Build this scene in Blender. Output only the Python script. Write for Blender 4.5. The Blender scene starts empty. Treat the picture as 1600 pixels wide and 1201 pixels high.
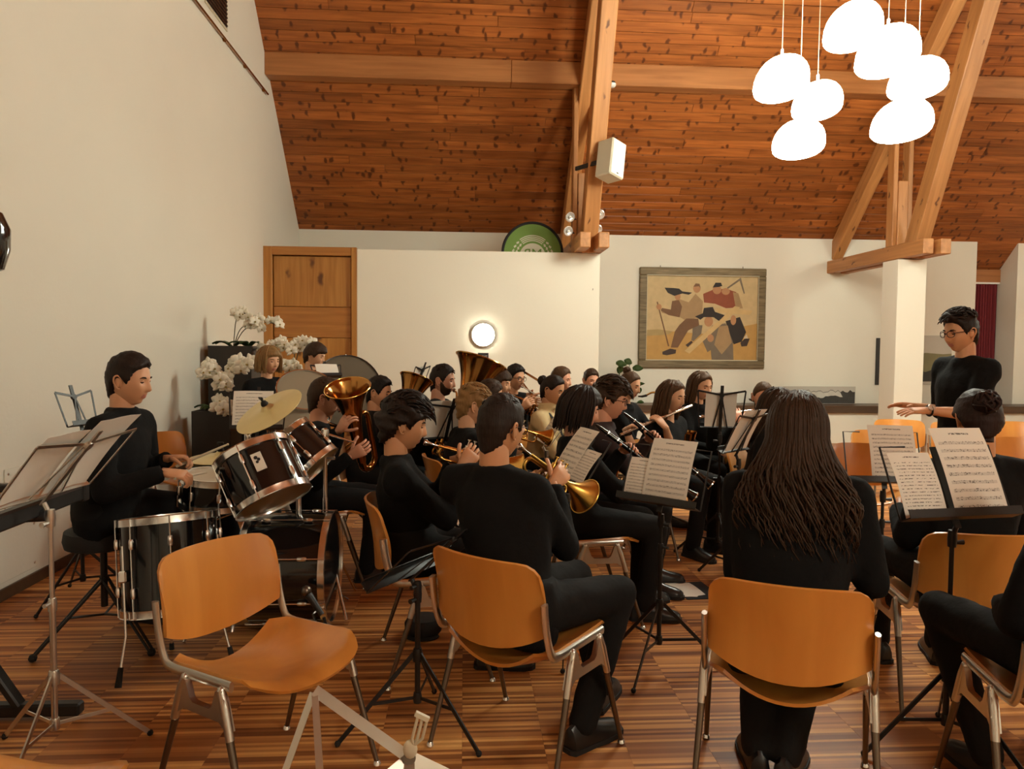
import bpy, bmesh, math, random
import numpy as np
from mathutils import Vector, Matrix, Quaternion
random.seed(7)
np.random.seed(7)
SC = bpy.context.scene
COL = SC.collection

# ------------------------------------------------------------------ camera, world, exposure
F_PX, CAM_H = 1155.0, 1.45
YAW, PITCH, ROLL = math.radians(3.71), math.radians(2.73), math.radians(0.5)
_f = Vector((math.sin(YAW)*math.cos(PITCH), math.cos(YAW)*math.cos(PITCH), -math.sin(PITCH)))
_r = Vector((math.cos(YAW), -math.sin(YAW), 0))
_u = _r.cross(_f)
CR = _r*math.cos(ROLL)+_u*math.sin(ROLL)
CU = -_r*math.sin(ROLL)+_u*math.cos(ROLL)
CAM = Vector((0, 0, CAM_H))
cd = bpy.data.cameras.new('camera')
cd.sensor_fit = 'HORIZONTAL'; cd.sensor_width = 36.0; cd.lens = 36.0*F_PX/1600.0
cd.clip_start = 0.05; cd.clip_end = 100
cam = bpy.data.objects.new('camera', cd); COL.objects.link(cam)
cam.matrix_world = Matrix(((CR.x, CU.x, -_f.x, CAM.x), (CR.y, CU.y, -_f.y, CAM.y), (CR.z, CU.z, -_f.z, CAM.z), (0, 0, 0, 1)))
SC.camera = cam
w = bpy.data.worlds.new('night'); SC.world = w; w.use_nodes = True
w.node_tree.nodes['Background'].inputs[0].default_value = (0.010, 0.008, 0.006, 1)
SC.view_settings.view_transform = 'Standard'; SC.view_settings.look = 'None'
SC.view_settings.gamma = 1.0; SC.view_settings.use_curve_mapping = False
SC.view_settings.exposure = 0.0
LAMP_E = 43.0           # pendant shade emission
LAMP_C = (0.96, 1.0, 0.84)
WALL_LAMP_E = 60.0
SC.cycles.use_denoising = True
SC.cycles.max_bounces = 5; SC.cycles.diffuse_bounces = 4; SC.cycles.glossy_bounces = 3
SC.cycles.caustics_reflective = False; SC.cycles.caustics_refractive = False
SC.cycles.use_adaptive_sampling = True; SC.cycles.adaptive_threshold = .09

def at(x, y, Y):
    """world point on the plane Y seen at that place of the 1600x1201 frame (used to measure the room)"""
    d = _f + CR*((x-800)/F_PX) + CU*((600.5-y)/F_PX)
    return CAM + d*(Y/d.y)

# ------------------------------------------------------------------ materials
MAT = {}
def node(nt, t, **kw):
    n = nt.nodes.new(t)
    for k, v in kw.items(): setattr(n, k, v)
    return n
def mat(name, col=(.5, .5, .5), rough=.5, metal=0., spec=.5, bump=0., bscale=60., var=0., vscale=6., coat=0., emit=None, estr=1., sheen=0., objrand=0.):
    m = bpy.data.materials.new(name); m.use_nodes = True
    nt = m.node_tree; b = nt.nodes['Principled BSDF']
    b.inputs['Base Color'].default_value = (*col, 1); b.inputs['Roughness'].default_value = rough
    b.inputs['Metallic'].default_value = metal; b.inputs['Specular IOR Level'].default_value = spec
    b.inputs['Coat Weight'].default_value = coat
    if sheen: b.inputs['Sheen Weight'].default_value = sheen
    tc = node(nt, 'ShaderNodeTexCoord')
    if var:
        nz = node(nt, 'ShaderNodeTexNoise'); nz.inputs['Scale'].default_value = vscale; nz.inputs['Detail'].default_value = 4
        nt.links.new(tc.outputs['Object'], nz.inputs['Vector'])
        mx = node(nt, 'ShaderNodeMix', data_type='RGBA')
        mx.inputs[6].default_value = (*[c*(1-var) for c in col], 1); mx.inputs[7].default_value = (*[min(1, c*(1+var)) for c in col], 1)
        nt.links.new(nz.outputs['Fac'], mx.inputs[0]); nt.links.new(mx.outputs[2], b.inputs['Base Color'])
    if bump:
        nz = node(nt, 'ShaderNodeTexNoise'); nz.inputs['Scale'].default_value = bscale; nz.inputs['Detail'].default_value = 3
        nt.links.new(tc.outputs['Object'], nz.inputs['Vector'])
        bp = node(nt, 'ShaderNodeBump'); bp.inputs['Strength'].default_value = bump; bp.inputs['Distance'].default_value = .004
        nt.links.new(nz.outputs['Fac'], bp.inputs['Height']); nt.links.new(bp.outputs['Normal'], b.inputs['Normal'])
    if emit:
        b.inputs['Emission Color'].default_value = (*emit, 1); b.inputs['Emission Strength'].default_value = estr
    MAT[name] = m
    return m

def wood(name, c1, c2, axis='X', scale=1.0, rough=.45, knots=False, objrand=.12, coat=0., world=False, slope=False, knotcol=(.070, .016, .005), spec=.5, kx=5.6, ks=3.1):
    """grain stretched along one object axis; each object shifts it by its own random value"""
    m = bpy.data.materials.new(name); m.use_nodes = True; nt = m.node_tree; L = nt.links.new
    b = nt.nodes['Principled BSDF']; b.inputs['Roughness'].default_value = rough; b.inputs['Coat Weight'].default_value = coat
    b.inputs['Coat Roughness'].default_value = .25; b.inputs['Specular IOR Level'].default_value = spec
    if world:
        src = node(nt, 'ShaderNodeNewGeometry').outputs['Position']
        if slope:
            vr = node(nt, 'ShaderNodeVectorRotate', rotation_type='X_AXIS'); vr.inputs['Angle'].default_value = math.radians(45)
            L(src, vr.inputs['Vector']); src = vr.outputs[0]
    else: src = node(nt, 'ShaderNodeTexCoord').outputs['Object']
    oi = node(nt, 'ShaderNodeObjectInfo')
    ad = node(nt, 'ShaderNodeVectorMath', operation='MULTIPLY_ADD')
    cmb = node(nt, 'ShaderNodeCombineXYZ')
    for k in range(3): L(oi.outputs['Random'], cmb.inputs[k])
    L(cmb.outputs[0], ad.inputs[0]); ad.inputs[1].default_value = (7., 9., 11.) if not world else (9, 0, 0); L(src, ad.inputs[2])
    mp = node(nt, 'ShaderNodeMapping')
    s = [14*scale]*3; s['XYZ'.index(axis)] = .9*scale
    mp.inputs['Scale'].default_value = s; L(ad.outputs[0], mp.inputs['Vector'])
    nz = node(nt, 'ShaderNodeTexNoise'); nz.inputs['Scale'].default_value = 1.5; nz.inputs['Detail'].default_value = 6; nz.inputs['Distortion'].default_value = .6
    L(mp.outputs[0], nz.inputs['Vector'])
    rp = node(nt, 'ShaderNodeValToRGB'); rp.color_ramp.elements[0].color = (*c1, 1); rp.color_ramp.elements[1].color = (*c2, 1)
    rp.color_ramp.elements[0].position = .3; rp.color_ramp.elements[1].position = .7
    L(nz.outputs['Fac'], rp.inputs[0]); colr = rp.outputs[0]
    hs = node(nt, 'ShaderNodeHueSaturation'); mr = node(nt, 'ShaderNodeMapRange'); mr.inputs[3].default_value = 1-objrand; mr.inputs[4].default_value = 1+objrand
    L(oi.outputs['Random'], mr.inputs[0]); L(mr.outputs[0], hs.inputs['Value']); L(colr, hs.inputs['Color']); colr = hs.outputs[0]
    if knots:
        mk = node(nt, 'ShaderNodeMapping'); sk = [ks, ks, ks]; sk['XYZ'.index(axis)] = kx; mk.inputs['Scale'].default_value = sk
        wob = node(nt, 'ShaderNodeTexNoise'); wob.inputs['Scale'].default_value = 7.; L(ad.outputs[0], wob.inputs['Vector'])
        wm = node(nt, 'ShaderNodeVectorMath', operation='MULTIPLY_ADD'); L(wob.outputs['Color'], wm.inputs[0]); wm.inputs[1].default_value = (.12, .12, .12); L(ad.outputs[0], wm.inputs[2])
        L(wm.outputs[0], mk.inputs['Vector'])
        vo = node(nt, 'ShaderNodeTexVoronoi', voronoi_dimensions='2D' if slope else '3D', feature='F1'); vo.inputs['Scale'].default_value = 1.0; L(mk.outputs[0], vo.inputs['Vector'])
        mr2 = node(nt, 'ShaderNodeMapRange', interpolation_type='SMOOTHSTEP'); mr2.inputs[1].default_value = .19; mr2.inputs[2].default_value = .07; mr2.inputs[3].default_value = 0; mr2.inputs[4].default_value = .85
        L(vo.outputs['Distance'], mr2.inputs[0])
        mx = node(nt, 'ShaderNodeMix', data_type='RGBA'); mx.inputs[7].default_value = (*knotcol, 1)
        L(mr2.outputs[0], mx.inputs[0]); L(colr, mx.inputs[6]); colr = mx.outputs[2]
    L(colr, b.inputs['Base Color'])
    bp = node(nt, 'ShaderNodeBump'); bp.inputs['Strength'].default_value = .12; bp.inputs['Distance'].default_value = .003
    L(nz.outputs['Fac'], bp.inputs['Height']); L(bp.outputs[0], b.inputs['Normal'])
    MAT[name] = m
    return m

mat('plaster', (.79, .76, .66), .9, bump=.25, bscale=35, var=.02, vscale=2)
mat('plaster_white', (.83, .79, .68), .85, bump=.2, bscale=40)
wood('ceiling_pine', (.205, .058, .0125), (.415, .128, .029), 'X', 1., .38, knots=True, objrand=.20, world=True, slope=True, spec=.35)
wood('beam_pine', (.36, .145, .042), (.54, .24, .078), 'Y', .7, .5, knots=True, objrand=.1, kx=2.2, ks=8.)
wood('beam_pine_x', (.31, .115, .032), (.46, .185, .055), 'X', .7, .5, objrand=.05)
wood('beam_pine_z', (.36, .145, .042), (.54, .24, .078), 'Z', .7, .5, knots=True, objrand=.1, kx=2.2, ks=8.)
wood('door_wood_v', (.36, .14, .025), (.52, .24, .055), 'Z', .8, .4, knots=True, objrand=.08, kx=1.6, ks=3.0)
wood('door_wood_h', (.33, .12, .022), (.47, .20, .045), 'X', .8, .4, objrand=.08)
wood('chair_beech', (.57, .218, .040), (.69, .300, .062), 'Z', .35, .30, objrand=.07, coat=.35)
wood('dark_sill', (.055, .028, .014), (.09, .05, .025), 'X', .6, .4)
wood('old_frame', (.10, .075, .035), (.26, .20, .11), 'X', 2.2, .65)
mat('chrome', (.90, .89, .87), .20, 1., bump=0)
mat('aluminium', (.70, .67, .62), .30, 1., bump=.05, bscale=90)
mat('leg_steel', (.20, .165, .13), .35, 1.)
mat('silver', (.82, .80, .77), .16, 1.)
mat('black_metal', (.012, .011, .011), .42)
mat('black_gloss', (.006, .006, .007), .12, coat=.4)
mat('black_matte', (.010, .009, .009), .75)
mat('rubber', (.010, .010, .010), .8)
mat('brass', (.78, .46, .12), .18, 1., var=.12, vscale=20)
mat('brass_dark', (.42, .20, .055), .16, 1., var=.15, vscale=14)
mat('brass_raw', (.60, .37, .085), .30, 1., var=.15, vscale=18)
mat('cymbal_bronze', (.66, .52, .25), .34, .75, bump=.25, bscale=25, var=.12, vscale=8)
mat('drum_head', (.66, .59, .45), .55)
mat('grey_head', (.30, .26, .19), .5)
mat('resonant_head', (.42, .25, .10), .16)
mat('calf_head', (.13, .10, .062), .6, var=.1)
mat('cord', (.85, .72, .5), .6)
mat('cream_plastic', (.60, .54, .40), .5)
mat('white_plastic', (.85, .83, .78), .4)
mat('glass_bulb', (.80, .78, .74), .15, .6)
mat('shade_glow', (1, 1, 1), .4, emit=LAMP_C, estr=LAMP_E)
mat('wall_lamp_glow', (1, 1, 1), .4, emit=(1., .93, .72), estr=WALL_LAMP_E)
mat('cloth_black', (.0050, .0047, .0050), .92, bump=.5, bscale=45, spec=.2)
mat('cloth_trouser', (.0078, .0072, .0072), .88, bump=.4, bscale=40, spec=.25)
mat('cloth_dark_red', (.030, .016, .017), .9, bump=.4, bscale=40)
mat('cloth_cream', (.66, .50, .26), .92, bump=.6, bscale=50)
mat('cloth_white', (.80, .76, .70), .9, bump=.4)
mat('cloth_navy', (.010, .011, .016), .9, bump=.4)
mat('curtain_red', (.20, .022, .028), .9, bump=.3, bscale=80)
mat('shoe_leather', (.010, .009, .009), .3)
mat('shoe_sole', (.30, .27, .23), .7)
mat('paper', (.86, .82, .74), .8)
mat('leaf', (.035, .075, .018), .45, var=.3)
mat('petal', (.86, .81, .68), .6, var=.05)
mat('petal_heart', (.35, .25, .06), .6)
mat('orchid_stem', (.05, .045, .015), .6)
mat('soil', (.05, .035, .022), .95, bump=.6)
mat('planter_black', (.020, .014, .011), .45)
mat('banner_green', (.16, .27, .055), .8)
mat('banner_print', (.62, .58, .45), .8)
mat('lens', (.05, .05, .05), .05)
mat('lips', (.46, .16, .11), .45)
mat('eye_dark', (.03, .018, .012), .25)
mat('strap', (.010, .008, .008), .7)

# floor: mosaic parquet, panels of thin strips that all run across the room
def parquet():
    m = bpy.data.materials.new('parquet'); m.use_nodes = True; nt = m.node_tree; L = nt.links.new
    b = nt.nodes['Principled BSDF']
    g = node(nt, 'ShaderNodeNewGeometry'); sp = node(nt, 'ShaderNodeSeparateXYZ'); L(g.outputs['Position'], sp.inputs[0])
    def math_(op, a, bb=None):
        n = node(nt, 'ShaderNodeMath', operation=op)
        for k, v in enumerate((a, bb)):
            if v is None: continue
            if isinstance(v, (int, float)): n.inputs[k].default_value = v
            else: L(v, n.inputs[k])
        return n.outputs[0]
    PS = .30
    px = math_('FLOOR', math_('DIVIDE', sp.outputs[0], PS)); py = math_('FLOOR', math_('DIVIDE', sp.outputs[1], PS))
    st = math_('FLOOR', math_('DIVIDE', sp.outputs[1], PS/19))
    cb = node(nt, 'ShaderNodeCombineXYZ'); L(px, cb.inputs[0]); L(st, cb.inputs[1])
    wn = node(nt, 'ShaderNodeTexWhiteNoise', noise_dimensions='2D'); L(cb.outputs[0], wn.inputs['Vector'])
    cb2 = node(nt, 'ShaderNodeCombineXYZ'); L(px, cb2.inputs[0]); L(py, cb2.inputs[1])
    wn2 = node(nt, 'ShaderNodeTexWhiteNoise', noise_dimensions='2D'); L(cb2.outputs[0], wn2.inputs['Vector'])
    mp = node(nt, 'ShaderNodeMapping'); mp.inputs['Scale'].default_value = (3, 60, 1); L(g.outputs['Position'], mp.inputs[0])
    nz = node(nt, 'ShaderNodeTexNoise'); nz.inputs['Scale'].default_value = 1.; nz.inputs['Detail'].default_value = 3; L(mp.outputs[0], nz.inputs['Vector'])
    v = math_('ADD', math_('MULTIPLY', wn.outputs['Value'], .78), math_('ADD', math_('MULTIPLY', wn2.outputs['Value'], .20), math_('MULTIPLY', nz.outputs['Fac'], .16)))
    rp = node(nt, 'ShaderNodeValToRGB'); e = rp.color_ramp.elements
    e[0].position = .1; e[0].color = (.14, .040, .013, 1); e[1].position = 1.; e[1].color = (.80, .41, .135, 1)
    k = rp.color_ramp.elements.new(.5); k.color = (.40, .150, .044, 1)
    k = rp.color_ramp.elements.new(.8); k.color = (.60, .265, .080, 1)
    L(v, rp.inputs[0]); L(rp.outputs[0], b.inputs['Base Color'])
    b.inputs['Roughness'].default_value = .40; b.inputs['Specular IOR Level'].default_value = .20
    fr = math_('FRACT', math_('DIVIDE', sp.outputs[1], PS/19)); 
    ed = math_('LESS_THAN', math_('MINIMUM', fr, math_('SUBTRACT', 1., fr)), .05)
    bp = node(nt, 'ShaderNodeBump'); bp.inputs['Strength'].default_value = .25; bp.inputs['Distance'].default_value = .001; bp.invert = True
    L(ed, bp.inputs['Height']); L(bp.outputs[0], b.inputs['Normal'])
    MAT['parquet'] = m
parquet()

# printed music: staves and text lines from the sheet's own UV
def sheet_mat(name, staves, seed, text=False):
    m = bpy.data.materials.new(name); m.use_nodes = True; nt = m.node_tree; L = nt.links.new
    b = nt.nodes['Principled BSDF']; b.inputs['Roughness'].default_value = .8
    tc = node(nt, 'ShaderNodeTexCoord'); sp = node(nt, 'ShaderNodeSeparateXYZ'); L(tc.outputs['UV'], sp.inputs[0])
    def M(op, a, bb=None, c=None):
        n = node(nt, 'ShaderNodeMath', operation=op)
        for k, v in enumerate((a, bb, c)):
            if v is None: continue
            if isinstance(v, (int, float)): n.inputs[k].default_value = v
            else: L(v, n.inputs[k])
        return n.outputs[0]
    u, v = sp.outputs[0], sp.outputs[1]
    inx = M('MULTIPLY', M('GREATER_THAN', u, .07), M('LESS_THAN', u, .94))
    iny = M('MULTIPLY', M('GREATER_THAN', v, .05), M('LESS_THAN', v, .86))
    inside = M('MULTIPLY', inx, iny)
    ph = M('FRACT', M('MULTIPLY', M('SUBTRACT', v, .05), staves/.81))
    band = M('LESS_THAN', M('ABSOLUTE', M('SUBTRACT', ph, .5)), .20 if not text else .13)
    lines = M('LESS_THAN', M('FRACT', M('MULTIPLY', M('SUBTRACT', ph, .30), 12.5)), .30)
    cbv = node(nt, 'ShaderNodeCombineXYZ'); L(M('MULTIPLY', u, 45. if not text else 30), cbv.inputs[0]); L(M('MULTIPLY', v, 70.), cbv.inputs[1]); cbv.inputs[2].default_value = seed
    nz = node(nt, 'ShaderNodeTexNoise'); nz.inputs['Scale'].default_value = 1.; nz.inputs['Detail'].default_value = 1.; L(cbv.outputs[0], nz.inputs['Vector'])
    notes = M('GREATER_THAN', nz.outputs['Fac'], .60 if not text else .50)
    ink = M('MULTIPLY', inside, M('MULTIPLY', band, notes if text else M('MAXIMUM', M('MULTIPLY', lines, .8), notes)))
    tit = M('MULTIPLY', M('LESS_THAN', M('ABSOLUTE', M('SUBTRACT', v, .925)), .010), M('MULTIPLY', M('LESS_THAN', M('ABSOLUTE', M('SUBTRACT', u, .52)), .2), M('GREATER_THAN', nz.outputs['Fac'], .42)))
    tot = M('MINIMUM', M('ADD', ink, tit), 1.)
    mx = node(nt, 'ShaderNodeMix', data_type='RGBA'); mx.inputs[6].default_value = (.86, .82, .74, 1); mx.inputs[7].default_value = (.16, .14, .12, 1)
    L(tot, mx.inputs[0]); L(mx.outputs[2], b.inputs['Base Color'])
    MAT[name] = m
for i in range(3): sheet_mat('music_%d' % i, (10, 11, 9)[i], i*3.7)
sheet_mat('text_sheet', 16, 5.5, True)

# ------------------------------------------------------------------ mesh helpers
def V(*a): return Vector(a[0] if len(a) == 1 else a)
def frame(d, up=(0, 0, 1)):
    """matrix whose z axis is d, y axis as near to up as possible"""
    z = Vector(d).normalized(); u = Vector(up)
    if abs(z.dot(u.normalized())) > .98: u = Vector((0, 1, 0)) if abs(z.y) < .9 else Vector((1, 0, 0))
    x = u.cross(z).normalized(); y = z.cross(x)
    return Matrix((x, y, z)).transposed()
class MB:
    def __init__(s): s.v = []; s.f = []; s.m = []; s.s = []; s.uv = {}
    def add(s, vs, fs, mi=0, smooth=True, M=None):
        o = len(s.v)
        s.v += [tuple(M @ Vector(p)) for p in vs] if M is not None else [tuple(p) for p in vs]
        for f in fs: s.f.append(tuple(i+o for i in f)); s.m.append(mi); s.s.append(smooth)
        return s
    def box(s, c, size, rot=None, mi=0, bevel=0.):
        hx, hy, hz = [k/2 for k in size]
        if bevel <= 0:
            vs = [Vector((x, y, z)) for x in (-hx, hx) for y in (-hy, hy) for z in (-hz, hz)]
            fs = [(0, 1, 3, 2), (4, 6, 7, 5), (0, 4, 5, 1), (2, 3, 7, 6), (0, 2, 6, 4), (1, 5, 7, 3)]
        else:
            b = min(bevel, hx*.9, hy*.9, hz*.9); vs = []; ix = {}
            for sx in (-1, 1):
                for sy in (-1, 1):
                    for sz in (-1, 1):
                        for k, (bx, by, bz) in enumerate(((0, b, b), (b, 0, b), (b, b, 0))):
                            ix[sx, sy, sz, k] = len(vs); vs.append(Vector((sx*(hx-bx), sy*(hy-by), sz*(hz-bz))))
            fs = []
            for sg in (-1, 1):
                q = [(-1, -1), (1, -1), (1, 1), (-1, 1)]
                if sg < 0: q = q[::-1]
                fs.append(tuple(ix[sg, a, c2, 0] for a, c2 in q)); fs.append(tuple(ix[c2, sg, a, 1] for a, c2 in q)); fs.append(tuple(ix[a, c2, sg, 2] for a, c2 in q))
            for a in (-1, 1):
                for c2 in (-1, 1):
                    fs.append((ix[-1, a, c2, 1], ix[1, a, c2, 1], ix[1, a, c2, 2], ix[-1, a, c2, 2]))
                    fs.append((ix[a, -1, c2, 0], ix[a, 1, c2, 0], ix[a, 1, c2, 2], ix[a, -1, c2, 2]))
                    fs.append((ix[a, c2, -1, 0], ix[a, c2, 1, 0], ix[a, c2, 1, 1], ix[a, c2, -1, 1]))
            for sx in (-1, 1):
                for sy in (-1, 1):
                    for sz in (-1, 1): fs.append((ix[sx, sy, sz, 0], ix[sx, sy, sz, 1], ix[sx, sy, sz, 2]))
        c = Vector(c)
        if rot is not None: vs = [rot @ p for p in vs]
        return s.add([p+c for p in vs], fs, mi, False)
    def bar(s, a, b, w, h, up=(0, 0, 1), mi=0, bevel=0.):
        """square bar from a to b; w across, h along up"""
        a, b = Vector(a), Vector(b); R = frame(b-a, up)
        return s.box((a+b)/2, (w, h, (b-a).length), R, mi, bevel)
    def tube(s, pts, rad, n=10, mi=0, caps=True, closed=False, flat=None):
        """swept round tube; flat=(sx,sy) squashes the section"""
        P = [Vector(p) for p in pts]; N = len(P)
        R = list(rad) if hasattr(rad, '__len__') else [rad]*N
        T = []
        for i in range(N):
            if closed: t = P[(i+1) % N]-P[(i-1) % N]
            else: t = P[min(i+1, N-1)]-P[max(i-1, 0)]
            if t.length < 1e-9: t = Vector((0, 0, 1))
            T.append(t.normalized())
        x = frame(T[0]).col[0].copy()
        vs = []
        for i in range(N):
            x = x-T[i]*x.dot(T[i])
            if x.length < 1e-6: x = frame(T[i]).col[0].copy()
            x.normalize(); y = T[i].cross(x)
            fx, fy = flat if flat else (1, 1)
            for k in range(n):
                a = 2*math.pi*k/n
                vs.append(P[i]+(x*(math.cos(a)*fx)+y*(math.sin(a)*fy))*R[i])
        fs = []
        for i in range(N if closed else N-1):
            j = (i+1) % N
            for k in range(n):
                l = (k+1) % n; fs.append((i*n+k, i*n+l, j*n+l, j*n+k))
        if caps and not closed:
            if R[0] > 1e-5: fs.append(tuple(range(n-1, -1, -1)))
            if R[-1] > 1e-5: fs.append(tuple((N-1)*n+k for k in range(n)))
        return s.add(vs, fs, mi)
    def lathe(s, prof, c=(0, 0, 0), d=(0, 0, 1), n=20, mi=0, M=None, up=(0, 0, 1)):
        """prof: list of (radius, height) along d"""
        R = frame(d, up) if M is None else M; c = Vector(c); vs = []; fs = []
        for r, h in prof:
            for k in range(n):
                a = 2*math.pi*k/n; vs.append(c+R @ Vector((r*math.cos(a), r*math.sin(a), h)))
        for i in range(len(prof)-1):
            for k in range(n):
                l = (k+1) % n; fs.append((i*n+k, i*n+l, (i+1)*n+l, (i+1)*n+k))
        if prof[0][0] > 1e-5: fs.append(tuple(range(n-1, -1, -1)))
        if prof[-1][0] > 1e-5: fs.append(tuple((len(prof)-1)*n+k for k in range(n)))
        return s.add(vs, fs, mi)
    def ball(s, c, r, n=12, mi=0, R=None):
        rr = r if hasattr(r, '__len__') else (r, r, r); vs = []; fs = []; m = n//2
        for i in range(m+1):
            t = math.pi*i/m
            for k in range(n):
                a = 2*math.pi*k/n; p = Vector((rr[0]*math.sin(t)*math.cos(a), rr[1]*math.sin(t)*math.sin(a), -rr[2]*math.cos(t)))
                vs.append(Vector(c)+(R @ p if R is not None else p))
        for i in range(m):
            for k in range(n):
                l = (k+1) % n; fs.append((i*n+k, i*n+l, (i+1)*n+l, (i+1)*n+k))
        return s.add(vs, fs, mi)
    def grid(s, rows, mi=0, smooth=True, closed_u=False):
        n = len(rows[0]); vs = [p for r in rows for p in r]; fs = []
        for i in range(len(rows)-1):
            for k in range(n if closed_u else n-1):
                l = (k+1) % n; fs.append((i*n+k, i*n+l, (i+1)*n+l, (i+1)*n+k))
        return s.add(vs, fs, mi, smooth)
    def slab(s, rows, th, mi=0):
        """a sheet of points given thickness th along its normals (closed)"""
        nr, nc = len(rows), len(rows[0]); P = [[Vector(p) for p in r] for r in rows]; Q = []
        for i in range(nr):
            q = []
            for j in range(nc):
                a = P[min(i+1, nr-1)][j]-P[max(i-1, 0)][j]; b = P[i][min(j+1, nc-1)]-P[i][max(j-1, 0)]
                q.append(P[i][j]+b.cross(a).normalized()*th)
            Q.append(q)
        vs = [p for r in P for p in r]+[p for r in Q for p in r]; o = nr*nc; fs = []
        for i in range(nr-1):
            for j in range(nc-1):
                a, b, c, d = i*nc+j, i*nc+j+1, (i+1)*nc+j+1, (i+1)*nc+j
                fs += [(a, b, c, d), (o+d, o+c, o+b, o+a)]
        for j in range(nc-1):
            fs += [(j+1, j, o+j, o+j+1), ((nr-1)*nc+j, (nr-1)*nc+j+1, o+(nr-1)*nc+j+1, o+(nr-1)*nc+j)]
        for i in range(nr-1):
            fs += [(i*nc, (i+1)*nc, o+(i+1)*nc, o+i*nc), ((i+1)*nc+nc-1, i*nc+nc-1, o+i*nc+nc-1, o+(i+1)*nc+nc-1)]
        return s.add(vs, fs, mi, True)
    def mesh(s, name, mats):
        me = bpy.data.meshes.new(name); me.from_pydata(s.v, [], s.f)
        for m in ([mats] if isinstance(mats, str) else mats): me.materials.append(MAT[m])
        me.polygons.foreach_set('material_index', s.m); me.polygons.foreach_set('use_smooth', s.s)
        bm = bmesh.new(); bm.from_mesh(me); bmesh.ops.recalc_face_normals(bm, faces=bm.faces); bm.to_mesh(me); bm.free()
        return me
    def build(s, name, mats, parent=None, loc=None, rotz=0., sharp=40):
        me = s.mesh(name, mats)
        o = bpy.data.objects.new(name, me); COL.objects.link(o)
        if any(s.s) and sharp: me.set_sharp_from_angle(angle=math.radians(sharp))
        if parent: o.parent = parent
        if loc is not None: o.location = loc
        if rotz: o.rotation_euler = (0, 0, rotz)
        return o
def tag(o, label=None, cat=None, group=None, kind=None):
    if label: o['label'] = label
    if cat: o['category'] = cat
    if group: o['group'] = group
    if kind: o['kind'] = kind
    return o
def empty(name, loc=(0, 0, 0), rotz=0., label=None, cat=None, group=None, kind=None):
    o = bpy.data.objects.new(name, None); COL.objects.link(o); o.location = loc; o.rotation_euler = (0, 0, rotz)
    o.empty_display_size = .1
    return tag(o, label, cat, group, kind)
def copy_tree(o, parent=None):
    c = o.copy(); COL.objects.link(c); c.parent = parent
    for ch in list(o.children): copy_tree(ch, c)
    return c
def arc(c, r, a0, a1, n, ax=(1, 0, 0), ay=(0, 0, 1)):
    c, ax, ay = Vector(c), Vector(ax), Vector(ay)
    return [c+ax*(r*math.cos(a0+(a1-a0)*i/n))+ay*(r*math.sin(a0+(a1-a0)*i/n)) for i in range(n+1)]
def spline(pts, n=6):
    P = [Vector(p) for p in pts]; out = []
    for i in range(len(P)-1):
        p0, p1, p2, p3 = P[max(i-1, 0)], P[i], P[i+1], P[min(i+2, len(P)-1)]
        for k in range(n):
            t = k/n; out.append(.5*((2*p1)+(p2-p0)*t+(2*p0-5*p1+4*p2-p3)*t*t+(3*p1-p0-3*p2+p3)*t**3))
    out.append(P[-1]); return out
def lerp(a, b, t): return a+(b-a)*t

# ------------------------------------------------------------------ the room
WX, DY, BY = -2.61, 9.84, 11.93          # left wall, partition plane, back wall
EZ = 3.29                                # eave height at the back wall
PZ = 2.74                                # partition top
RX = 10.6                                # right wall
FY = -2.6                                # wall behind the camera
RIDGE_Y = (BY+FY)/2; RIDGE_Z = EZ+(BY-RIDGE_Y)
def roof(y): return EZ+(BY-y)
def struct(name, mb, mats, parent=None, sharp=40):
    o = mb.build(name, mats, parent, sharp=sharp)
    if parent is None: o['kind'] = 'structure'
    return o
floor = struct('floor', MB().box(((WX+RX)/2, (FY+BY+1)/2, -.06), (RX-WX+.6, BY-FY+1.6, .10)), 'soil')
PS = .30
pm = MB().box((0, 0, 0), (PS-.0004, PS-.0004, .010), bevel=.0004).mesh('parquet_panel', 'parquet')
cells = []
for i in range(math.floor(WX/PS)-1, math.ceil(RX/PS)+1):
    for j in range(math.floor(FY/PS)-1, math.ceil((BY+.9)/PS)+1):
        x, y = (i+.5)*PS, (j+.5)*PS
        if x < WX-.2 or x > RX+.2: continue
        inv = y > 2.1 and -.72 < x/y < .80 and 2.1 < y < 6.3
        cells.append((0 if inv else 1, y, x))
cells.sort()
rest = MB()
for k, (hid, y, x) in enumerate(cells):
    if k < 300:
        o = bpy.data.objects.new('parquet_panel', pm); COL.objects.link(o); o.parent = floor; o.location = (x, y, -.005)
    else: rest.box((x, y, -.005), (PS-.0004, PS-.0004, .010))
ro = rest.build('parquet_field', 'parquet', floor); ro['kind'] = 'stuff'
# left wall: gable following the roof, with fine detail as children
lw = MB()
gab = [(FY, -.01), (BY+.4, -.01), (BY+.4, EZ-.4), (BY, EZ), (RIDGE_Y, RIDGE_Z), (FY, EZ)]
gab = [(FY-.2, -.01), (BY+1.0, -.01), (BY+1.0, EZ-.9), (RIDGE_Y, RIDGE_Z+.1), (FY-.2, EZ-.1)]
def prism(mb, yz, x0, x1, mi=0):
    n = len(yz); vs = [(x0, y, z) for y, z in yz]+[(x1, y, z) for y, z in yz]
    fs = [tuple(range(n)), tuple(range(2*n-1, n-1, -1))]+[(k, (k+1) % n, n+(k+1) % n, n+k) for k in range(n)]
    return mb.add(vs, fs, mi, False)
struct('wall_left', prism(MB(), gab, WX-.2, WX), 'plaster')
struct('wall_right', prism(MB(), gab, RX, RX+.2), 'plaster')
struct('wall_back', MB().box(((WX+8.55)/2, BY+.45, (EZ+.02)/2), (8.55-WX, .90, EZ+.02)), 'plaster')
struct('wall_pier', MB().box(((9.27+RX)/2, BY+.45, 1.65), (RX-9.27, .90, 3.3)), 'plaster_white')
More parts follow.
